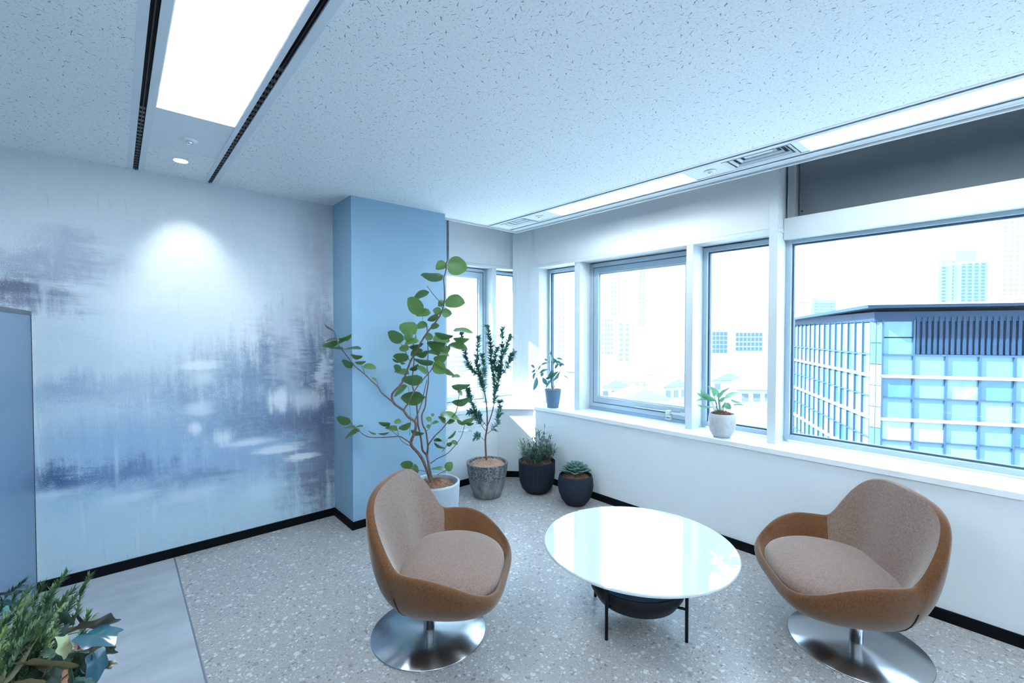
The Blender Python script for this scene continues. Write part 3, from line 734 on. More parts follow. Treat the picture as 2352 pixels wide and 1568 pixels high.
block('hazy_tower', 2292, 2420, 500, 320, 'faint pale high-rise at the top right edge of the big window', PALER, 0, 0, [(2300, 508, 5, 16, 14, 11, 8, 5)], 0, HWINF, (0.1, 0.5, 488))
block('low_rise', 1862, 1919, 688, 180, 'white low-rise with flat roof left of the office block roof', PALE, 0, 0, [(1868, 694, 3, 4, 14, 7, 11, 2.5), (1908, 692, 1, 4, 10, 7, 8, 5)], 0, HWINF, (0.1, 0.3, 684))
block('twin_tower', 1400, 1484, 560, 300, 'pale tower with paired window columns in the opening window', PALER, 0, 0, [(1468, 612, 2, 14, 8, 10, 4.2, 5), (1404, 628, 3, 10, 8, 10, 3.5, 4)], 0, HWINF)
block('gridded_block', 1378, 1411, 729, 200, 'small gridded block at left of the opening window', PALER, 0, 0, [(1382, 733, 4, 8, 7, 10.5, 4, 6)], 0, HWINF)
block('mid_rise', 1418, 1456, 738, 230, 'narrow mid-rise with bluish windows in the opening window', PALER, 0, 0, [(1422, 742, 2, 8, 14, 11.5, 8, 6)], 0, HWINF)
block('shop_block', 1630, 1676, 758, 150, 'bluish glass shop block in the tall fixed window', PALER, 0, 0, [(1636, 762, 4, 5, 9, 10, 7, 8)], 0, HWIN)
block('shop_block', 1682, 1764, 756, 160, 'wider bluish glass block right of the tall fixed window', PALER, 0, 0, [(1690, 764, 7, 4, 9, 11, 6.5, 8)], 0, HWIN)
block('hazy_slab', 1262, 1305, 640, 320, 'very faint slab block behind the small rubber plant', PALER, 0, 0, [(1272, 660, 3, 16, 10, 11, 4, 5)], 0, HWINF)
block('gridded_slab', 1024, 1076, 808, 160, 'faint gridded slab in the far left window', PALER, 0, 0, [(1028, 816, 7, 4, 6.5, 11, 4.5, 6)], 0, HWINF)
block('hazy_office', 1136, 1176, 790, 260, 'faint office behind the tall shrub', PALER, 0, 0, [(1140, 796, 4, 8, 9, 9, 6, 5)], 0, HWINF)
# small gabled houses below the opening window
def house(px, py, d, w, dep, h, label, rz):
    c = onz(px, py, GZ + h) if False else out_pt(px, d); zt = zat(py, d)
    t = empty('gabled_house', (c.x, c.y, GZ), rz); tag(t, label, 'house', 'small houses below the windows')
    obj('walls', box(-w / 2, w / 2, -dep / 2, dep / 2, 0, zt - GZ), PALER, t, local=True)
    b = BM(); z0 = zt - GZ; z1 = z0 + w * 0.22
    v = [b.verts.new(p) for p in ((-w * .55, -dep * .55, z0), (w * .55, -dep * .55, z0), (w * .55, dep * .55, z0), (-w * .55, dep * .55, z0), (0, -dep * .55, z1), (0, dep * .55, z1))]
    for f in ((0, 1, 4), (2, 3, 5), (1, 2, 5, 4), (3, 0, 4, 5), (0, 3, 2, 1)): b.faces.new([v[i] for i in f])
    obj('roof', b, M('house_roof', (0.20, 0.215, 0.225, 1), 0.8), t, local=True)
    for k in range(3): obj('window', box(-w * .4 + k * w * .28, -w * .4 + k * w * .28 + w * .16, -dep / 2 - 0.08, -dep / 2 + 0.1, (zt - GZ) - 2.6, (zt - GZ) - 0.9), HWINF, t, local=True)
for i, (px, py, d, w, dep, rz, lab) in enumerate((
    (1400, 885, 112, 8, 7, -0.5, 'pale gabled house at lower left of the opening window'), (1460, 872, 150, 13, 9, -0.9, 'wide pale house in the middle of the opening window'),
    (1535, 884, 112, 8, 7, -0.4, 'pale house at lower right of the opening window'), (1470, 910, 88, 9, 7, -0.7, 'nearest pale house low in the opening window'),
    (1655, 870, 130, 10, 8, -0.6, 'pale house low in the tall fixed window'), (1725, 890, 105, 9, 8, -0.8, 'pale house at lower right of the tall fixed window'))):
    house(px, py, d, w, dep, 8, lab, rz)
# red and white lattice mast
c = out_pt(1846, 160); t = empty('lattice_mast', (c.x, c.y, GZ)); tag(t, 'slim orange lattice crane mast at left of the big window', 'crane')
OR_ = M('mast_orange', (0.42, 0.12, 0.05, 1), 0.6); MW = M('mast_pale', (0.30, 0.26, 0.25, 1), 0.6)
zt0, zt1, zt2 = zat(640, 160) - GZ, zat(690, 160) - GZ, zat(590, 160) - GZ
for sx in (-1, 1):
    for sy in (-1, 1): obj('mast_leg', tube(BM(), [(sx * 1.2, sy * 1.2, 0), (sx * 1.2, sy * 1.2, zt0)], 0.10, 6), MW, t, local=True)
for k in range(14):
    z = zt0 - k * 1.4
    b = BM()
    for s in (-1, 1): bx(b, -1.25, 1.25, s * 1.2 - 0.05, s * 1.2 + 0.05, z - 0.06, z + 0.06); bx(b, s * 1.2 - 0.05, s * 1.2 + 0.05, -1.25, 1.25, z - 0.06, z + 0.06)
    bx(b, -1.2, 1.2, -0.03, 0.03, z - 0.03, z + 0.03)
    obj('mast_brace', b, MW, t, local=True)
obj('crane_deck', box(-2.6, 2.8, -1.8, 1.8, zt1 - 0.7, zt1 + 0.3), OR_, t, local=True)
obj('jib', tube(BM(), [(0, 0, zt0), (0.8, 0.5, zt2)], 0.12, 6), OR_, t, local=True)

# ================================================================== FURNITURE
def bez(p, n_):
    out = []
    for i in range(n_):
        t = i / (n_ - 1); q = list(p)
        while len(q) > 1: q = [a.lerp(b, t) for a, b in zip(q, q[1:])]
        out.append(q[0])
    return out
def catmull(pts, per):
    out = []
    for i in range(len(pts) - 1):
        p0 = pts[max(i - 1, 0)]; p1 = pts[i]; p2 = pts[i + 1]; p3 = pts[min(i + 2, len(pts) - 1)]
        for k in range(per):
            t = k / per
            out.append(0.5 * ((2 * p1) + (p2 - p0) * t + (2 * p0 - 5 * p1 + 4 * p2 - p3) * t * t + (3 * p1 - p0 - 3 * p2 + p3) * t ** 3))
    out.append(pts[-1]); return out
V = Vector
def chair(loc, rz, label, tagged=False):
    t = empty('lounge_chair', loc, rz); tag(t, label, 'chair', 'two swivel lounge chairs')
    # rim of one side from front centre to back centre (x, y forward, z)
    half = [V((0, .414, .340)), V((.15, .412, .343)), V((.268, .388, .360)), V((.347, .326, .398)), V((.402, .235, .452)), V((.424, .130, .485)), V((.415, .030, .490)),
            V((.396, -.035, .494)), V((.390, -.070, .526)), V((.381, -.112, .592)), V((.357, -.158, .668)), V((.304, -.200, .733)), V((.218, -.228, .769)), V((.110, -.242, .783)), V((0, -.246, .786))]
    rim = catmull(half, 5)
    rim = rim + [V((-p.x, p.y, p.z)) for p in rim[-2:0:-1]]
    N = len(rim)
    NO, NI = 12, 11
    grid = []
    for i, p in enumerate(rim):
        cc = V((0, .09, 0))
        r = V((p.x, p.y, 0)) - cc; L = max(r.length, 1e-4); d = r / L
        back = max(0.0, -d.y)                                  # 1 at the back
        zb = .205
        th = .042 + .010 * back
        if p.z < .41: th = .034
        B0 = cc * .3 + d * .05 + V((0, 0, zb)); B1 = cc * .8 + d * (L * (.70 - .02 * back)) + V((0, 0, zb - .012)); B2 = cc + d * (L * (1.0 - .06 * back)) + V((0, 0, zb + (p.z - zb) * (.34 - .06 * back))); B3 = p - V((0, 0, .016))
        outer = bez([B0, B1, B2, B3], NO)
        inn = p - d * th                                        # rolled rim
        roll = [p + V((0, 0, .002)) - d * .010, p - d * th * .5 + V((0, 0, .008)), inn + V((0, 0, .002)) + d * .008]
        I0 = inn - V((0, 0, .014)); low = min(.345, p.z - .03)
        Lb = L * (.74 - .28 * back)
        I3 = cc + d * min(Lb, (L - th) * .90) + V((0, 0, low)); I1 = I0.lerp(I3, .35) - d * .004; I2 = I0.lerp(I3, .7) + d * .010
        inner = bez([I0, I1, I2, I3], NI) + [V((0, .08, .325))]
        grid.append((outer, roll, inner))
    shell = BM(); lining = BM()
    cols = [o + r_ + q for o, r_, q in grid]; nr = len(cols[0]); seam = NO + 3
    def isback(i):
        p = rim[i]; return p.z > .4935 and p.y < -.03
    vs = [[shell.verts.new(p) for p in c] for c in cols]
    vl = {}
    def lv(i, j):
        if (i, j) not in vl: vl[(i, j)] = lining.verts.new(cols[i][j])
        return vl[(i, j)]
    for i in range(N):
        k = (i + 1) % N
        for j in range(nr - 1):
            if j >= seam - 1 and isback(i) and isback(k):
                lining.faces.new((lv(i, j), lv(k, j), lv(k, j + 1), lv(i, j + 1)))
            else:
                shell.faces.new((vs[i][j], vs[k][j], vs[k][j + 1], vs[i][j + 1]))
    for bm in (shell, lining):
        bmesh.ops.remove_doubles(bm, verts=bm.verts, dist=0.0006)
        loose = [v for v in bm.verts if not v.link_faces]; bmesh.ops.delete(bm, geom=loose, context='VERTS')
    bot = [v for v in shell.verts if abs(v.co.z - .255) < .004 and v.co.xy.length < .1]
    sh = obj('shell', shell, FAB_OUT, t, local=True, smooth=True, subsurf=1)
    obj('back_lining', lining, FAB_IN, t, local=True, smooth=True, subsurf=1)
    # dark zip seam down each flank where arm panel meets back panel
    for s in (-1, 1):
        i = min(range(N), key=lambda q: (rim[q] - V((s * .396, -.035, .494))).length)
        path = [cols[i][j] * 1.004 + V((s * .001, 0, 0)) for j in range(1, NO - 2)]
        obj('zip_seam', tube(BM(), path, .0028, 6), METALBLK, sh, local=False) if False else None
        z_ = obj('zip_seam', tube(BM(), path, .0026, 6), METALBLK, t, local=True)
        rp = [cols[q][NO - 1] + (cols[q][NO - 1] - V((0, 0, .45))).normalized() * .001 for q in range(N)]
    # seat cushion
    b = BM(); n1, rings = 64, [(.0, .058), (.45, .057), (.78, .048), (.93, .034), (1.0, .010), (.995, -.018), (.94, -.036), (0.0, -.04)]
    def outline(a):
        c, s_ = math.cos(a), math.sin(a); e = 0.64
        x = .345 * math.copysign(abs(c) ** e, c); y = .27 * math.copysign(abs(s_) ** e, s_)
        w = 1 - .22 * max(0, -y / .27) ** 1.3 - .10 * max(0, y / .27) ** 3
        return V((x * w, y + .104 + (0.012 * (1 - (x / .345) ** 2) if y > 0 else 0), 0))
    rr = []
    for (k, z) in rings:
        if k == 0: rr.append([b.verts.new((0, .115, .362 + z))]); continue
        ring = []
        for q in range(n1):
            o = outline(2 * PI * q / n1); p = V((0, .115, 0)).lerp(o, k); front = max(0, (p.y - .12)) * .10
            ring.append(b.verts.new((p.x, p.y, .362 + z - front)))
        rr.append(ring)
    for a_, c_ in zip(rr, rr[1:]):
        for q in range(n1):
            q2 = (q + 1) % n1
            if len(a_) == 1: b.faces.new((a_[0], c_[q], c_[q2]))
            elif len(c_) == 1: b.faces.new((a_[q], c_[0], a_[q2]))
            else: b.faces.new((a_[q], c_[q], c_[q2], a_[q2]))
    obj('seat_cushion', b, FAB_IN, t, local=True, smooth=True, subsurf=1)
    obj('pedestal', tube(BM(), [(0, 0, .012), (0, 0, .215)], .029, 28), CHROME, t, local=True, smooth=True)
    obj('collar', lathe(BM(), [(0, .188), (.07, .190), (.085, .200), (.085, .212), (0, .212)], 28, (0, 0, 0)), METALBLK, t, local=True, smooth=True)
    base = lathe(BM(), [(0, .0), (.290, .0), (.293, .003), (.290, .007), (.15, .013), (.045, .0185), (0, .0185)], 96, (0, 0, 0))
    obj('base_disc', base, STEEL, t, local=True, smooth=False).data.polygons.foreach_set('use_smooth', [True] * (96 * 6))
    if tagged:
        obj('fabric_tag', box(.318, .322, -.105, -.08, .290, .315), M('tag_white', (0.6, 0.65, 0.7, 1), 0.8), t, local=True)
    return t
chair((1.205, 2.03, 0), math.radians(-139), 'brown upholstered swivel chair in front of the big potted tree')
chair((2.746, 0.543, 0), math.radians(38), 'brown upholstered swivel chair against the window wall at right', True)

t = empty('coffee_table', (2.096, 1.372, 0)); tag(t, 'round white coffee table with thin black legs between the chairs', 'table')
obj('table_top', lathe(BM(), [(0, .405), (.494, .405), (.500, .409), (.500, .417), (.496, .421), (0, .421)], 128), TABLETOP, t, local=True, smooth=False)
for k, (dx, dy) in enumerate(((-.262, .0), (.03, -.268), (.268, .03), (-.03, .27))):
    dx, dy = [(-.256, .008), (.031, -.267), (.287, .006), (0.0, .281)][k]
    obj('leg', tube(BM(), [(dx, dy, 0), (dx, dy, .405)], .0085, 14), METALBLK, t, local=True, smooth=True)
    f_ = V((dx, dy, 0)).normalized()
    obj('tray_arm', tube(BM(), [(dx, dy, .165), tuple(f_ * .19 + V((0, 0, .150)))], .0065, 10), METALBLK, t, local=True, smooth=True)
tr = obj('tray', lathe(BM(), [(0, .118), (.185, .118), (.215, .128), (.245, .175), (.262, .235), (.256, .237), (.236, .178), (.205, .134), (0, .128)], 64, (.01, .01, 0)), METALBLK, t, local=True, smooth=True)
obj('tray_lining', lathe(BM(), [(0, .134), (.20, .136), (.234, .18), (.252, .232), (.240, .236), (0, .226)], 64, (.01, .01, 0)), TRAYIN, t, local=True, smooth=True)

# grey partition beside the plants
ang = math.radians(3.0)
t = empty('partition_screen', (-0.366, 3.78, 0), -ang); tag(t, 'tall blue-grey partition panel at the left edge before the mural', 'partition')
PANELG = M('brushed_laminate', (0.16, 0.25, 0.36, 1), 0.38, 0.35, noise=(60, 0.10, (1, 8, 0.15)))
obj('panel', box(-0.035, 0, -2.6, -0.004, 0.02, 1.645), PANELG, t, local=True)
obj('top_cap', box(-0.045, 0.004, -2.6, 0, 1.645, 1.668), M('cap_grey', (0.07, 0.09, 0.12, 1), 0.4, 0.3), t, local=True)
obj('edge_strip', box(-0.04, 0.002, -0.004, 0.004, 0.0, 1.645), M('edge_dark', (0.015, 0.022, 0.035, 1), 0.5), t, local=True)
for y in (-0.3, -2.3): obj('foot', box(-0.10, 0.02, y - 0.02, y + 0.02, 0, 0.02), METALBLK, t, local=True)

# ================================================================== PLANTS
def grid_leaf(name, prof, curl=0.10, fold=0.10, mat=None, wave=0.0, n1=9, lobes=None):
    """leaf mesh: base at origin, tip at (1,0,0); prof(t) gives half width"""
    b = BM(); rows = []
    for i in range(n1):
        t_ = i / (n1 - 1); hw = prof(t_); row = []
        for j in (-1, -.5, 0, .5, 1):
            y = hw * j; z = fold * abs(y) - curl * (t_ ** 2) * 0.6 + curl * 0.3 * t_ + wave * math.sin(9 * t_ + 2 * j) * abs(j)
            row.append(b.verts.new((t_, y, z)))
        rows.append(row)
    for a, c in zip(rows, rows[1:]):
        for j in range(4): b.faces.new((a[j], c[j], c[j + 1], a[j + 1]))
    bmesh.ops.remove_doubles(b, verts=b.verts, dist=1e-4)
    me = bpy.data.meshes.new(name); b.to_mesh(me); b.free()
    for p in me.polygons: p.use_smooth = True
    me.materials.append(mat); return me
def place_leaf(parent, me, base, tip, vis_w, real_ratio, name='leaf', flip=0, roll=None, grow=1.12):
    """base, tip in 3D; vis_w = visible width / length decides how far the blade is turned about its axis"""
    ax = (tip - base) * grow; L = ax.length
    if L < 1e-4: return
    a = ax / L; view = (base - C0).normalized()
    s = a.cross(view)
    if s.length < 1e-3: s = RT.copy()
    s.normalize(); nrm = s.cross(a)
    ratio = min(1.0, vis_w / real_ratio)
    th = math.acos(ratio) * (1 if flip == 0 else -1) if roll is None else roll
    s2 = s * math.cos(th) + nrm * math.sin(th); n2 = s2.cross(a) * -1
    if n2.dot(view) > 0 and R.random() < 0.6 and ratio > .5: n2 = -n2; s2 = -s2
    mt = Matrix(((a.x * L, s2.x * L, n2.x * L, base.x - parent.location.x), (a.y * L, s2.y * L, n2.y * L, base.y - parent.location.y), (a.z * L, s2.z * L, n2.z * L, base.z - parent.location.z), (0, 0, 0, 1)))
    return inst(me, name, parent, mt)

COIR = M('coir_fibre', (0.25, 0.135, 0.085, 1), 0.95, noise=(55, 0.6, (1, 1, 3)), bump=(70, 1.0))
def mulch(parent, c, r, z, hump=0.02, seed=1, mat=None):
    rr = random.Random(seed); b = BM()
    rings = []; seg = 36
    for i in range(8):
        q = i / 7; ring = []
        if i == 0: rings.append([b.verts.new((c[0], c[1], z + hump))]); continue
        for k in range(seg):
            a = 2 * PI * k / seg
            ring.append(b.verts.new((c[0] + r * q * math.cos(a), c[1] + r * q * math.sin(a), z + hump * (1 - q * q) + (rr.uniform(-.008, .010) if i < 7 else -0.01))))
        rings.append(ring)
    for a_, c_ in zip(rings, rings[1:]):
        for k in range(seg):
            k2 = (k + 1) % seg
            if len(a_) == 1: b.faces.new((a_[0], c_[k], c_[k2]))
            else: b.faces.new((a_[k], c_[k], c_[k2], a_[k2]))
    m_ = obj('coir_mulch', b, mat or COIR, parent, smooth=True)
    b = BM()                                             # loose strands
    for k in range(int(90 + r * 900)):
        a = rr.uniform(0, 2 * PI); q = r * .93 * math.sqrt(rr.random()); L = rr.uniform(.015, .05); d = rr.uniform(0, 2 * PI); h = z + hump * (1 - (q / r) ** 2)
        p0 = V((c[0] + q * math.cos(a), c[1] + q * math.sin(a), h)); dv = V((math.cos(d), math.sin(d), 0)) * L
        pm = p0 + dv * .5 + V((0, 0, rr.uniform(.006, .018))); p1 = p0 + dv
        for p in (p1,):
            e = V((p.x - c[0], p.y - c[1], 0))
            if e.length > r * .95: p1 = p0 + V((0, 0, .01)) - dv * .3
        tube(b, [p0, pm, p1], .0011, 3, False)
    o = obj('coir_strands', b, mat or COIR, parent); o['kind'] = 'stuff'
    return m_
def pot(name, c, prof_out, wall, mat, label, cat='plant', group='potted plants', z0=0.0):
    """thing with pot body from an outer profile (r, z); the inside follows it, wall thick"""
    t = empty(name, (c[0], c[1], z0)); tag(t, label, cat, group)
    top = prof_out[-1]
    prof = [(0, 0)] + prof_out + [(top[0] - wall * .5, top[1] + wall * .25), (top[0] - wall, top[1])] + [(max(.01, r - wall), z) for r, z in prof_out[::-1][1:] if z > .04] + [(0, .04)]
    obj('pot', lathe(BM(), prof, 56, (c[0], c[1], z0)), mat, t, smooth=True)
    return t

# ---- big potted tree beside the blue column
DF = 3.60
pc = pt(998, 1100, DF)
CONCL = M('pale_concrete_pot', (0.36, 0.43, 0.48, 1), 0.7, noise=(9, 0.08), bump=(90, 0.15))
ft = pot('potted_tree', (pc.x, pc.y), [(.150, 0), (.165, .01), (.188, .16), (.200, .352), (.200, .362)], .022, CONCL, 'tall round-leaved tree in a pale concrete pot beside the blue column')
mulch(ft, (pc.x, pc.y), .179, .325, .030, 3)
BARK = M('tree_bark', (0.13, 0.085, 0.070, 1), 0.8, noise=(40, 0.35), bump=(80, 0.3))
def fd(px, off=0.0):                                    # keep clear of the column face
    return min(DF + off, 3.34 / (0.752 - 0.659 * (px - CX) / F))
def fp(px, py, off=0.0): return pt(px, py, fd(px, off))
branches = [
 (0.0, .0150, .0040, [(993, 1108), (987, 1096), (978.5, 1072), (969, 1052), (959, 1038), (946, 1024), (944.5, 1012), (950.5, 998), (955.4, 981), (953, 967.6), (937, 956.6), (926.5, 942), (915, 934), (904, 924), (901, 904), (924, 877.6), (942, 832), (957, 804), (978, 768), (1000, 740), (1013, 720), (1018.5, 702), (1021, 689), (1020.6, 658), (1019, 639), (1024, 622), (1026, 600)]),
 (0.0, .0035, .0022, [(1015, 706), (1008.7, 692), (990.5, 670), (980.6, 656)]),
 (-.10, .0058, .0018, [(904, 924), (877.6, 902.5), (867.7, 887.6), (852.8, 874), (837.8, 859), (814.6, 839.5), (789.8, 808), (778, 793), (773, 776.5), (766.5, 760), (747, 746)]),
 (-.12, .0055, .0018, [(944, 1018), (926, 1006), (915.4, 1002), (885, 1004), (852.4, 1004), (839, 1000), (827, 991.8), (814.8, 981), (804, 968.8)]),
 (-.15, .0035, .0018, [(943, 1024), (926, 1015), (916.6, 1002.7), (913, 988), (910.6, 977)]), (-.12, .003, .0016, [(915.4, 1002), (899.7, 989)]),
 (.06, .0110, .0035, [(992, 1104), (987, 1079), (981, 1048), (978, 1042), (970.5, 1033), (967.4, 1010), (964.4, 993), (960.5, 975), (959, 953.5), (957.5, 932), (956, 912), (948.7, 891.5), (947, 870), (948.7, 852), (951.5, 824), (948.7, 796), (955.7, 768)]),
 (.08, .0090, .0030, [(981, 1048), (982.7, 1024), (981, 1007), (978, 988.6), (971, 975), (969, 953.5), (976.6, 934), (979, 910), (983.5, 880), (983.8, 859), (981, 843.8), (983, 818.5), (983, 795), (980, 744)]),
 (.03, .0050, .0030, [(953, 966), (959.8, 949), (969, 924), (973.6, 903), (981, 872)]),
 (-.06, .0060, .0022, [(926.5, 942), (936, 926.6), (950, 901), (964, 880), (989.4, 850.8), (999, 829.8), (1013, 804.5), (1025.9, 791.9), (1033, 776)]),
 (0.0, .0018, .0014, [(1026, 792), (1040, 775), (1050, 763)]),
 (.05, .0055, .0022, [(984, 1021), (998, 1002), (1015, 985.6), (1030, 967), (1047, 947), (1051.6, 926), (1054.7, 903), (1054, 890)]),
 (-.05, .0045, .0020, [(989, 1064), (1004, 1053), (1024, 1043.7), (1039, 1030), (1053, 1013), (1062, 996), (1068.4, 971)]),
 (-.05, .0025, .0015, [(1016, 1036), (1025.6, 1023.8), (1025.6, 1008)]), (.05, .0022, .0015, [(978, 990), (986, 984), (990.4, 973), (990, 963)]),
 (-.08, .0028, .0018, [(980, 1083), (966, 1079.7), (955, 1081.5), (940, 1077)]), (0.0, .0028, .0018, [(1004, 1090), (1016, 1084), (1025, 1080)]),
 (-.10, .002, .0014, [(837.8, 859), (833.7, 846), (830, 838.7)]), (-.10, .002, .0014, [(867.7, 887.6), (866, 872.7)]),
 (-.06, .003, .0018, [(942, 831), (932, 809), (921, 789)]), (0.0, .0025, .0018, [(957, 786), (955, 768)]), (.02, .0025, .0015, [(936, 932), (941, 910), (937, 887)]),
 (.04, .0018, .0014, [(941, 1000), (943, 960), (941, 925)]), (-.05, .0018, .0014, [(971, 718), (971, 740)]), (0, .002, .0014, [(984, 760), (980, 742)]),
]
bpts = []
for k, (off, r0, r1, pl_) in enumerate(branches):
    P3 = []
    for i, (x, y) in enumerate(pl_):
        q = i / (len(pl_) - 1)
        o = off * min(1.0, i / 3) if k in (0, 6) else off
        P3.append(fp(x, y, o)); bpts.append((x, y, o))
    sm = catmull(P3, 3); rad = [r0 + (r1 - r0) * (i / (len(sm) - 1)) ** .8 for i in range(len(sm))]
    obj('trunk' if k in (0, 6, 7) else 'branch', tube(BM(), sm, rad, 8), BARK, ft, smooth=True)
LEAF_F = leafmat('fig_leaf', (0.050, 0.125, 0.050, 1), (0.140, 0.275, 0.075, 1), 0.35, 0.25)
def prof_round(t_): return 0.46 * (math.sin(PI * min(1, max(0, t_)) ** 0.80) ** 0.62 if 0 < t_ < 1 else 0)
figs = [grid_leaf('fig_leaf', prof_round, c_, f_, LEAF_F, w_, 10) for c_, f_, w_ in ((.22, .18, .012), (.12, .28, .02), (.32, .10, .02), (.05, .22, .012))]
fig_leaves = """1027 608 1069 614 36|1025 604 1003 616 18|1018 633 971 636 18|986 670 953 687 14|973 714 938 689 30|990 719 959 723 15|1022 692 1063 693 26|1020 690 1008 702 12|1014 715 996 713 17|1015 716 1036 720 18
1006 722 985 736 12|982 744 957 752 14|989 752 1007 747 12|955 767 922 747 28|927 781 893 766 24|933 783 939 758 16|930 789 960 782 12|938 796 969 790 10|976 771 993 775 17|997 765 1037 771 12|994 780 1030 780 21|981 790 1019 790 18|1041 759 1084 760 10|1040 778 1074 778 11|1029 792 1070 800 14
1014 806 1032 796 14|939 818 906 821 18|939 802 919 799 14|919 831 902 825 5|918 831 930 834 5|922 847 905 842 13|940 859 909 853 12|943 816 968 804 14|957 818 979 807 12|981 807 1027 813 12|996 827 1024 818 16|996 830 953 827 12|996 832 1022 853 24|1000 834 1021 844 14|1021 846 1041 860 10|958 841 979 857 11|941 850 959 838 10|970 866 927 877 22|936 887 908 908 12|972 908 925 916 28|946 907 974 912 14
1037 865 1056 863 7|1036 886 1076 884 12|1051 896 1061 907 8|1037 924 1076 915 14|1011 952 1051 957 15|1024 972 1008 958 9|1028 972 1043 966 8|1060 969 1089 958 10|1067 975 1050 965 7|1070 973 1087 972 6|1052 992 1081 989 3|1025 1022 1038 1016 8|1036 1014 1051 1018 8|1027 1008 1045 991 5|996 1012 1015 1011 7|996 1014 1020 1028 5|998 999 1024 1019 3|1025 1080 994 1077 8|1025 1080 1037 1063 17|990 966 980 959 10|990 954 997 951 8|989 978 980 980 9|992 973 1006 968 6|943 987 971 995 9
806 968 775 962 17|816 983 794 983 6|816 982 833 978 4|828 989 796 1004 10|864 996 846 991 4|866 995 890 993 4|897 972 871 972 9|912 989 888 982 11|906 967 920 968 9|916 985 941 972 12|949 1064 922 1068 17|940 1098 952 1069 15|938 1082 926 1094 12
773 780 747 784 4|776 782 743 795 13|776 779 804 770 8|776 788 791 780 7|788 803 760 800 5|790 803 825 800 4|805 815 830 818 9|811 839 786 831 14|815 832 838 830 7|834 841 862 845 12|863 875 854 867 5|766 759 744 745 3"""
for i, ln in enumerate(fig_leaves.replace('\n', '|').split('|')):
    x0, y0, x1, y1, w = map(float, ln.split())
    bx_, by_, bo = min(bpts, key=lambda q: (q[0] - x0) ** 2 + (q[1] - y0) ** 2)
    Lp = math.hypot(x1 - x0, y1 - y0)
    d0 = fd(x0, bo); foreshort = max(0.0, 0.92 * w / .80 - Lp) if w > Lp * .9 else 0
    d1 = min(d0 + R.uniform(-.03, .03) * (Lp / 40) - foreshort * .002, 3.40 / (0.752 - 0.659 * (x1 - CX) / F))
    me_ = figs[i % 4]
    place_leaf(ft, me_, pt(x0, y0, d0), pt(x1, y1, d1), w / Lp, .86, flip=i % 2)

# ---- tall small-leaved shrub in the mottled pot
D2 = 4.30; c2 = pt(1119, 1062, D2)
def mottled():
    m, nt, b = newmat('mottled_glaze'); g = NG(nt); co = g.coord()
    z = g.sep(co)[2]
    sp_ = g.smooth(g.noise(co, 70, 4, 0.7), 0.46, 0.58); st = g.noise(g.vm('MULTIPLY', co, (22, 22, 3)), 1.0, 4, .6)
    f = g.m('MULTIPLY', sp_, g.smooth(g.m('ADD', z, g.m('MULTIPLY', st, .18)), .16, .34))
    c = g.ramp(st, [(.3, (0.075, 0.085, 0.095, 1)), (.7, (0.30, 0.32, 0.33, 1))])
    c = g.mix(f, c, (0.018, 0.022, 0.028, 1)); nt.links.new(c, b.inputs['Base Color']); sets(b, Roughness=0.35); return m
st_ = pot('potted_shrub', (c2.x, c2.y), [(.118, 0), (.130, .006), (.162, .10), (.186, .22), (.196, .312), (.197, .318)], .020, mottled(), 'tall small-leaved shrub in a mottled grey glazed pot')
COIR2 = M('pale_coir', (0.42, 0.27, 0.19, 1), 0.95, noise=(55, 0.5, (1, 1, 3)), bump=(70, 1.0))
mulch(st_, (c2.x, c2.y), .178, .290, .040, 5, COIR2)
LEAF_S = leafmat('shrub_leaf', (0.075, 0.210, 0.180, 1), (0.130, 0.310, 0.235, 1), 0.2, 0.45)
twigs = [
 (0, .0095, .003, 0.55, [(1117.5, 1066), (1115, 1010), (1119, 979), (1118, 936), (1112, 897), (1104, 866), (1096, 832), (1098, 776)]),
 (.04, .006, .002, 0.25, [(1119, 979), (1130, 948), (1137, 908), (1135, 866), (1127, 824), (1127, 790), (1119, 750)]),
 (.02, .004, .002, 0.05, [(1137, 908), (1146, 866), (1152, 824), (1154, 754)]), (-.05, .003, .0015, 0.15, [(1146, 866), (1163, 846), (1172, 825), (1180, 808)]),
 (.05, .003, .0015, 0.2, [(1152, 824), (1162, 800), (1171, 772)]), (-.08, .0035, .0015, 0.1, [(1104, 866), (1081, 844), (1067, 808), (1060, 766)]),
 (-.10, .0035, .0015, 0.15, [(1118, 992), (1096, 960), (1082, 920), (1075, 895)]), (.08, .003, .0015, 0.15, [(1119, 996), (1140, 976), (1148, 940), (1150, 922)]),
 (-.06, .0025, .0015, 0.5, [(1114, 1012), (1105, 1004), (1096, 1002)]), (-.12, .003, .0015, 0.3, [(1119, 980), (1108, 966), (1092, 948), (1080, 945)]),
 (.1, .003, .0015, 0.2, [(1112, 897), (1108, 880), (1112, 850), (1108, 815)]), (.06, .003, .0015, 0.2, [(1135, 866), (1140, 850), (1136, 826), (1142, 800)])]
lv_ = BM(); rs = random.Random(11)
def small_leaf(bm, base, a, nrm, L, w, droop=.15):
    s = a.cross(nrm).normalized(); n_ = s.cross(a)
    p = [base, base + a * L * .45 + s * w * L + n_ * .05 * L, base + a * L - n_ * droop * L, base + a * L * .45 - s * w * L + n_ * .05 * L, base + a * L * .5 - n_ * .03 * L]
    v = [bm.verts.new(q) for q in p]
    bm.faces.new((v[0], v[1], v[4])); bm.faces.new((v[1], v[2], v[4])); bm.faces.new((v[2], v[3], v[4])); bm.faces.new((v[3], v[0], v[4]))
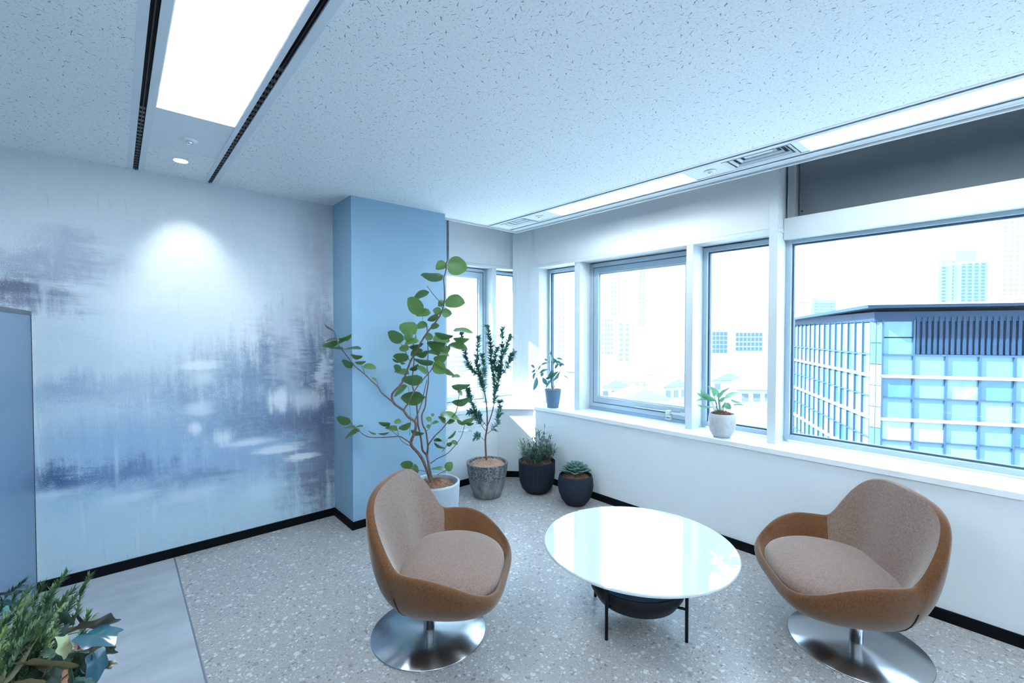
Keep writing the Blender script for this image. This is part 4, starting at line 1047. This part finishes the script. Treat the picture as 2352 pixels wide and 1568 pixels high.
for off, r0, r1, start, pl_ in twigs:
    P3 = catmull([pt(x, y, D2 + off * min(1, i / 2)) for i, (x, y) in enumerate(pl_)], 4)
    obj('trunk' if r0 > .009 else 'twig', tube(BM(), P3, [r0 + (r1 - r0) * i / (len(P3) - 1) for i in range(len(P3))], 7), BARK, st_, smooth=True)
    Ltot = sum((a - b).length for a, b in zip(P3, P3[1:])); nn = int(Ltot * (1 - start) / .0020)
    for k in range(nn):
        q = start + (1 - start) * rs.random() ** .85; f_ = q * (len(P3) - 1); i = min(int(f_), len(P3) - 2); p = P3[i].lerp(P3[i + 1], f_ - i); ax = (P3[i + 1] - P3[i]).normalized()
        ph = rs.uniform(0, 2 * PI); u = ax.orthogonal().normalized(); w_ = ax.cross(u); rad = u * math.cos(ph) + w_ * math.sin(ph)
        d = (ax * rs.uniform(.35, 1.0) + rad * rs.uniform(.7, 1.1)).normalized()
        small_leaf(lv_, p, d, ax, rs.uniform(.042, .070), rs.uniform(.18, .25))
o = obj('foliage', lv_, LEAF_S, st_, smooth=True); o['kind'] = 'stuff'

# ---- grassy plant in the dark ribbed pot
D3 = 4.40; c3 = pt(1233, 1058, D3)
DARKP = M('dark_fibre_clay', (0.010, 0.018, 0.032, 1), 0.7, spec=0.2, noise=(30, 0.35, (1, 1, 0.06)), bump=(120, 0.15))
gt = pot('grassy_plant', (c3.x, c3.y), [(.085, 0), (.105, .004), (.145, .045), (.168, .11), (.176, .20), (.178, .298), (.178, .304)], .016, DARKP, 'wispy narrow-leaved plant in a dark straight-sided pot')
mulch(gt, (c3.x, c3.y), .163, .278, .018, 7)
LEAF_G = leafmat('wispy_leaf', (0.040, 0.105, 0.085, 1), (0.085, 0.190, 0.145, 1), 0.35, 0.15)
def blade(bm, base, d, L, w, droop, n_=4):
    s = d.cross(V((0, 0, 1)));  s = s.normalized() if s.length > 1e-3 else V((1, 0, 0)); prev = None; p = base.copy(); dd = d.copy()
    for i in range(n_ + 1):
        ww = w * (1 - (i / n_) ** 1.6) * (0.6 + .4 * min(1, i * 1.2))
        row = (bm.verts.new(p + s * ww), bm.verts.new(p - s * ww)); 
        if prev: bm.faces.new((prev[0], prev[1], row[1], row[0]))
        prev = row; p = p + dd * (L / n_); dd = (dd + V((0, 0, -droop))).normalized()
rg = random.Random(5); lg = BM(); sg = BM()
for k in range(58):
    a = rg.uniform(0, 2 * PI); q = .13 * math.sqrt(rg.random()); b0 = V((c3.x + q * math.cos(a), c3.y + q * math.sin(a), .285)); h = rg.uniform(.10, .22) + (.14 if k < 7 else 0)
    top = b0 + V((math.cos(a) * rg.uniform(0, .07), math.sin(a) * rg.uniform(0, .07), h)) + RT * (.03 if k < 7 else 0)
    mid = b0.lerp(top, .5) + V((rg.uniform(-.015, .015), rg.uniform(-.015, .015), 0)); pp = [b0, mid, top]
    tube(sg, pp, .0016, 4, False)
    for j in range(int(h / .009)):
        t_ = rg.uniform(.15, 1); p = b0.lerp(mid, t_ * 2) if t_ < .5 else mid.lerp(top, t_ * 2 - 1); ph = rg.uniform(0, 2 * PI); up_ = rg.uniform(.3, 1.1)
        blade(lg, p, V((math.cos(ph), math.sin(ph), up_)).normalized(), rg.uniform(.06, .13), .0046, rg.uniform(.12, .4))
o = obj('foliage', lg, LEAF_G, gt); o['kind'] = 'stuff'
o = obj('stems', sg, BARK, gt); o['kind'] = 'stuff'

# ---- succulent in the round dark pot
D4 = 4.08; c4 = pt(1322, 1090, D4)
ut = pot('succulent', (c4.x, c4.y), [(.072, 0), (.088, .004), (.128, .055), (.152, .12), (.160, .175), (.154, .235), (.147, .262), (.146, .266)], .014, M('charcoal_pot', (0.014, 0.022, 0.034, 1), 0.8, spec=0.2, noise=(160, 0.3), bump=(200, 0.2)), 'blue-green rosette succulent in a round charcoal pot')
mulch(ut, (c4.x, c4.y), .131, .242, .014, 9)
LEAF_U = leafmat('succulent_leaf', (0.055, 0.135, 0.125, 1), (0.11, 0.22, 0.20, 1), 0.45, 0.0)
def prof_suc(t_): return .25 * (.35 + .65 * math.sin(PI * min(1, t_ ** .9 * .62 + .12))) * (1 if t_ < .72 else max(0, 1 - ((t_ - .72) / .28) ** 1.7))
suc = [grid_leaf('succulent_leaf', prof_suc, -.25, .45, LEAF_U, 0, 9), grid_leaf('succulent_leaf', prof_suc, -.38, .55, LEAF_U, 0, 9)]
for m_ in suc: pass
for k in range(36):
    a = k * 2.39996; q = k / 35; el = math.radians(80 - 72 * q ** .8); L = .085 + .055 * q
    base = V((c4.x + .012 * math.cos(a), c4.y + .012 * math.sin(a), .300 - .030 * q)); d = V((math.cos(a) * math.cos(el), math.sin(a) * math.cos(el), math.sin(el)))
    s = V((-math.sin(a), math.cos(a), 0)); n_ = d.cross(s)
    mt = Matrix(((d.x * L, s.x * L, n_.x * L, base.x - c4.x), (d.y * L, s.y * L, n_.y * L, base.y - c4.y), (d.z * L, s.z * L, n_.z * L, base.z), (0, 0, 0, 1)))
    lf = inst(suc[k % 2], 'leaf', ut, mt)
    sol = lf.modifiers.new('thick', 'SOLIDIFY'); sol.thickness = .05; sol.offset = 0
obj('stem', tube(BM(), [(c4.x, c4.y, .24), (c4.x, c4.y, .305)], .014, 8), BARK, ut, smooth=True)

# ---- small rubber plant on the sill
c5 = V((3.425, 3.265, ZS)); D5 = c5.dot(FWH)
BLUEP = M('blue_grey_pot', (0.085, 0.16, 0.25, 1), 0.75, noise=(120, 0.3))
rt_ = pot('rubber_plant', (c5.x, c5.y), [(.056, 0), (.060, .004), (.075, .10), (.086, .183), (.086, .19)], .007, BLUEP, 'small rubber plant in a blue-grey tapered pot on the sill', z0=ZS)
mulch(rt_, (c5.x, c5.y), .079, ZS + .172, .008, 13, COIR2)
LEAF_R = leafmat('rubber_leaf', (0.030, 0.105, 0.115, 1), (0.075, 0.185, 0.165, 1), 0.25, 0.2)
def prof_oval(t_): return .24 * (math.sin(PI * t_) ** .8 if 0 < t_ < 1 else 0)
rub = [grid_leaf('rubber_leaf', prof_oval, c_, .25, LEAF_R, .0) for c_ in (.15, .35)]
def c8(x, y, off=0.0): return pt(1210 + x / 10.45, 800 + y / 10.45, D5 + off)
for pl_, r0 in (([(622, 1010), (600, 820), (590, 700), (552, 500), (546, 300), (562, 180)], .005), ([(600, 830), (480, 772), (370, 690), (190, 480)], .003), ([(622, 980), (720, 790), (790, 560), (800, 420), (720, 300)], .003), ([(790, 560), (880, 520)], .002), ([(790, 560), (860, 640)], .002), ([(546, 330), (500, 350)], .002), ([(560, 520), (520, 500)], .002)):
    P3 = catmull([c8(x, y, 0) for x, y in pl_], 3); obj('stem', tube(BM(), P3, [r0 * (1 - .6 * i / len(P3)) for i in range(len(P3))], 6), BARK, rt_, smooth=True)
for i, ln in enumerate("600 180 640 350 60|640 230 720 330 55|700 240 830 260 40|720 300 800 340 40|760 350 880 390 50|740 380 690 460 40|790 440 830 380 40|500 350 365 380 38|330 390 280 490 28|190 470 120 405 42|195 500 128 572 34|210 575 155 705 48|240 680 180 945 80|520 500 345 560 40|390 570 350 650 44|380 700 460 845 90|630 510 530 700 80|760 550 590 700 62|780 560 660 745 55|660 710 480 890 40|545 700 470 722 50|880 520 1120 572 28|860 640 980 712 28|540 60 592 160 30|550 290 450 260 30|590 190 540 60 26|640 340 700 300 36|700 330 790 400 40".split('|')):
    x0, y0, x1, y1, w = map(float, ln.split()); Lp = math.hypot(x1 - x0, y1 - y0)
    place_leaf(rt_, rub[i % 2], c8(x0, y0, R.uniform(-.02, .02)), c8(x1, y1, R.uniform(-.04, .02)), w / Lp, .48, flip=i % 2, grow=1.25)

# ---- leafy plant in the round white pot on the sill
c6 = V((3.425, 1.515, ZS)); D6 = c6.dot(FWH)
WP = M('speckled_white_pot', (0.50, 0.52, 0.55, 1), 0.7, noise=(26, 0.12), bump=(60, 0.25))
pt_ = pot('leafy_plant', (c6.x, c6.y), [(.048, 0), (.060, .004), (.085, .045), (.097, .10), (.094, .150), (.088, .176)], .006, WP, 'broad-leaved plant in a round whitish pot on the sill', z0=ZS)
mulch(pt_, (c6.x, c6.y), .080, ZS + .158, .028, 17, M('dark_coir', (0.20, 0.09, 0.065, 1), 0.95, noise=(55, 0.5, (1, 1, 3)), bump=(70, 1.0)))
LEAF_P = leafmat('pale_green_leaf', (0.10, 0.28, 0.18, 1), (0.19, 0.40, 0.24, 1), 0.3, 0.4)
def prof_lance(t_): return .27 * (math.sin(PI * t_ ** .72) ** .9 if 0 < t_ < 1 else 0)
pls = [grid_leaf('pale_green_leaf', prof_lance, c_, .3, LEAF_P, .01) for c_ in (.25, .45)]
def cc8(x, y, off=0.0): return pt(1580 + x / 9.222, 860 + y / 9.222, D6 + off)
STEMG = M('green_stem', (0.10, 0.22, 0.12, 1), 0.5)
for i, ln in enumerate("590 560 290 370 100|655 500 480 255 95|660 500 865 275 60|640 490 700 380 70|800 515 1070 360 85|900 510 1345 610 34|950 655 1195 640 24|485 545 215 525 38|590 662 235 662 32|770 590 905 735 125|690 590 790 470 60|715 690 775 640 36|430 445 215 410 55|560 470 500 300 60".split('|')):
    x0, y0, x1, y1, w = map(float, ln.split()); Lp = math.hypot(x1 - x0, y1 - y0); o1 = R.uniform(-.04, .03)
    place_leaf(pt_, pls[i % 2], cc8(x0, y0, o1), cc8(x1, y1, o1 + R.uniform(-.03, .03)), w / Lp, .54, flip=i % 2)
    xs = 700 + (x0 - 700) * .35
    obj('stem', tube(BM(), catmull([cc8(xs, 850), cc8(xs * .6 + x0 * .4, 700 if y0 < 640 else 790, o1 * .5), cc8(x0, y0, o1)], 3), .0022, 5), STEMG, pt_, smooth=True)

# ---- planter with artificial greenery in the lower left
DP = 1.12
tp = empty('planter_box', (-0.30, 1.35, 0)); tag(tp, 'low dark planter cabinet under the greenery at lower left', 'planter')
PBX = M('planter_dark', (0.045, 0.055, 0.065, 1), 0.6)
b = BM()
for bb in ((-0.44, -0.42, .85, 1.95), (-0.10, -0.08, .85, 1.95)): bx(b, bb[0], bb[1], bb[2], bb[3], 0.0, 0.56)
bx(b, -0.42, -0.10, .85, .87, 0, .56); bx(b, -0.42, -0.10, 1.93, 1.95, 0, .56)
obj('planter_shell', b, PBX, tp); obj('planter_fill', box(-.42, -.10, .87, 1.93, .0, .52), COIR, tp)
def g5(x, y, d): return pt(x / 5.85, 1300 + y / 5.85, d)
rose = empty('rosemary_bush', (-0.28, 1.5, 0.52)); tag(rose, 'bushy needle-leaved artificial rosemary at the lower left corner', 'plant')
LEAF_N = [leafmat('needle_dark', (0.020, 0.060, 0.030, 1), (0.040, 0.10, 0.045, 1), .5), leafmat('needle_mid', (0.045, 0.115, 0.040, 1), (0.09, 0.18, 0.06, 1), .5), leafmat('needle_pale', (0.16, 0.26, 0.08, 1), (0.26, 0.36, 0.14, 1), .5)]
rn = random.Random(21)
def sprig(p0, p1, mat, ln, dens=1.0):
    b = BM(); mid = p0.lerp(p1, .5) + V((rn.uniform(-.01, .01), rn.uniform(-.01, .01), .008)); P3 = catmull([p0, mid, p1], 4); tube(b, P3, .0012, 4, False)
    L = (p1 - p0).length
    for k in range(int(L / .0018 * dens) + 12):
        q = rn.random(); f_ = (.15 + .85 * q) * (len(P3) - 1); i = min(int(f_), len(P3) - 2); p = P3[i].lerp(P3[i + 1], f_ - i); ax = (P3[i + 1] - P3[i]).normalized()
        u = ax.orthogonal().normalized(); w_ = ax.cross(u); ph = rn.uniform(0, 2 * PI); rad = u * math.cos(ph) + w_ * math.sin(ph); spread = .5 + .8 * (1 - q)
        blade(b, p, (ax * 1.0 + rad * spread).normalized(), ln * rn.uniform(.6, 1.1), .0024, .10, 3)
    o = obj('sprig', b, mat, rose); return o
tops = [(890, 90, 1.2, 1), (1210, 110, 1.25, 1), (340, 200, 1.25, 0), (420, 280, 1.2, 1), (1150, 270, 1.22, 0), (560, 290, 1.2, 0), (800, 220, 1.2, 1), (980, 330, 1.18, 0), (720, 330, 1.15, 0), (640, 420, 1.12, 0), (900, 420, 1.12, 1), (370, 440, 1.1, 2), (480, 400, 1.1, 1), (830, 560, 1.08, 2), (560, 560, 1.06, 0), (960, 520, 1.12, 0), (200, 400, 1.15, 0), (280, 520, 1.1, 0), (430, 640, 1.02, 1), (680, 640, 1.02, 0),
        (1180, 650, 1.12, 1), (860, 700, 1.05, 0), (60, 700, 1.05, 1), (180, 640, 1.08, 0), (300, 760, 1.0, 0), (740, 900, .98, 2), (640, 830, 1.0, 1), (480, 800, .98, 1), (430, 880, .97, 0), (80, 860, .98, 2), (250, 900, .98, 0), (600, 960, .97, 1), (30, 1130, .95, 2), (150, 1050, .95, 1), (330, 1020, .95, 0), (460, 1010, .95, 0), (560, 1100, .95, 0), (120, 1200, .94, 0), (240, 1200, .94, 0), (400, 1140, .94, 0), (1050, 620, 1.12, 0), (30, 560, 1.1, 0), (740, 480, 1.1, 0), (640, 720, 1.03, 0), (340, 640, 1.05, 0), (500, 700, 1.0, 0), (-60, 900, 1.0, 0), (-80, 700, 1.05, 0)]
for (x, y, d, mi) in tops:
    top = g5(x, y, d); ln_ = rn.uniform(.09, .14)
    root = top + V((-.05 + rn.uniform(-.03, .03), -.01 + rn.uniform(-.05, .05), -ln_)); sprig(root, top, LEAF_N[mi], rn.uniform(.018, .026))
b = BM()
for k in range(26):
    a = V((rn.uniform(-.44, -.14), rn.uniform(1.15, 1.85), .515)); e = g5(rn.uniform(-50, 900), rn.uniform(500, 1100), 1.05) + V((0, 0, -.08)); tube(b, [a, a.lerp(e, .5) + V((0, 0, .03)), e], .0018, 4, False)
o = obj('stems', b, BARK, rose); o['kind'] = 'stuff'
ivy = empty('ivy_plant', (-0.16, 1.42, 0.52)); tag(ivy, 'glossy artificial ivy leaves hanging over the corner at lower left', 'plant')
def ivy_mesh(mat):
    ctrl = [(0, .65), (18, .50), (38, .44), (55, .56), (70, .47), (95, .36), (112, .42), (128, .46), (150, .36), (172, .31), (180, .27)]   # angle from tip, radius about (.35, 0)
    def rad(a):
        a = abs(a)
        for (a0, r0), (a1, r1) in zip(ctrl, ctrl[1:]):
            if a0 <= a <= a1: return r0 + (r1 - r0) * (a - a0) / (a1 - a0)
        return ctrl[-1][1]
    b = BM(); n_ = 44; rings = [[b.verts.new((.35, 0, 0))]]
    for k in (.3, .62, .86, 1.0):
        ring = []
        for q in range(n_):
            a = -180 + 360 * q / n_; r = rad(a) * (k if k < .9 else 1); x = .35 + r * math.cos(math.radians(a)); y = r * math.sin(math.radians(a))
            z = .16 * abs(y) - .34 * y * y - .22 * (x - .3) ** 2 + .012 * math.sin(a / 14) * k
            ring.append(b.verts.new((x, y, z)))
        rings.append(ring)
    for a_, c_ in zip(rings, rings[1:]):
        for q in range(n_):
            q2 = (q + 1) % n_
            if len(a_) == 1: b.faces.new((a_[0], c_[q], c_[q2]))
            else: b.faces.new((a_[q], c_[q], c_[q2], a_[q2]))
    me = bpy.data.meshes.new('ivy_leaf'); b.to_mesh(me); b.free(); me.materials.append(mat)
    for p in me.polygons: p.use_smooth = True
    return me
IV = {'b': ivy_mesh(leafmat('ivy_dark_blue', (0.010, 0.040, 0.060, 1), (0.020, 0.085, 0.12, 1), .18)), 'd': ivy_mesh(leafmat('ivy_dark', (0.016, 0.030, 0.026, 1), (0.035, 0.055, 0.035, 1), .3)),
      'g': ivy_mesh(leafmat('ivy_green', (0.030, 0.095, 0.080, 1), (0.06, 0.14, 0.10, 1), .3)), 'o': ivy_mesh(leafmat('ivy_olive', (0.11, 0.105, 0.05, 1), (0.17, 0.155, 0.075, 1), .5)),
      'y': ivy_mesh(leafmat('ivy_pale', (0.22, 0.25, 0.13, 1), (0.26, 0.32, 0.18, 1), .5)), 't': ivy_mesh(leafmat('ivy_teal', (0.04, 0.15, 0.15, 1), (0.08, 0.21, 0.20, 1), .35)),
      'p': ivy_mesh(leafmat('ivy_pink', (0.42, 0.20, 0.19, 1), (0.46, 0.25, 0.22, 1), .5)), 'k': ivy_mesh(leafmat('ivy_ochre', (0.30, 0.19, 0.06, 1), (0.34, 0.22, 0.08, 1), .5))}
ivl = "b 1150 880 1505 1000 250 1.0|d 1170 850 1445 700 150 1.05|b 1270 1120 1340 1500 250 .98|d 1140 1150 1040 1500 280 .97|d 1400 1330 1568 1310 130 1.0|g 910 960 640 1240 220 .98|o 1060 790 820 940 110 1.02|y 1150 840 1315 650 90 1.04|o 840 1270 350 1400 200 .93|o 390 1190 10 1490 210 .92|o 560 1520 190 1600 110 .92|p 1110 1110 1005 1030 90 1.0|k 1210 1130 1320 1070 70 1.0|y 930 1190 800 960 140 .97|g 910 1230 780 1410 110 .96|t 820 1420 650 1590 160 .95|t 1080 1400 1220 1420 70 .96|t 1130 1480 1120 1600 110 .95|t 200 470 20 520 110 1.12|t 90 640 0 500 90 1.12|d 240 330 -20 420 90 1.2|g 1240 1150 1480 1090 120 1.03|g 980 700 780 720 150 1.04|d 1100 700 1060 800 70 1.05|d 1000 1400 1130 1600 200 .96|b 700 1560 820 1440 120 .95|d 1480 1080 1550 1090 80 1.02|g 760 1180 560 1150 130 .97|o 1240 680 1180 800 60 1.05|d 640 1400 780 1560 170 .94|d 380 1440 560 1580 170 .93|g 1000 1490 900 1590 120 .95|b 1000 1080 1140 930 120 1.0|o 100 1420 -60 1600 160 .92|d 1200 1420 1290 1600 170 .97"
for i, ln in enumerate(ivl.split('|')):
    q = ln.split(); x0, y0, x1, y1, w, d = map(float, q[1:]); Lp = math.hypot(x1 - x0, y1 - y0)
    place_leaf(ivy, IV[q[0]], g5(x0, y0, d), g5(x1, y1, d + R.uniform(-.02, .02)), w / Lp, 1.0, flip=i % 2)
b = BM()
for (x0, y0, d, x1, y1, e) in ((760, 1190, .97, 1320, 1130, 1.0), (1320, 1130, 1.0, 1250, 900, 1.03), (600, 1250, .96, 760, 1190, .97), (1010, 1530, .96, 1150, 1430, .97), (900, 1300, .97, 1140, 1160, .98), (820, 950, 1.0, 1140, 880, 1.02)):
    tube(b, catmull([g5(x0, y0, d), g5((x0 + x1) / 2, (y0 + y1) / 2 - 15, (d + e) / 2), g5(x1, y1, e)], 3), .0014, 5, False)
tube(b, [V((-.16, 1.42, .52)), V((-.12, 1.42, .66)), g5(600, 1250, .96)], .002, 5, False)
o = obj('stems', b, STEMG, ivy); o['kind'] = 'stuff'
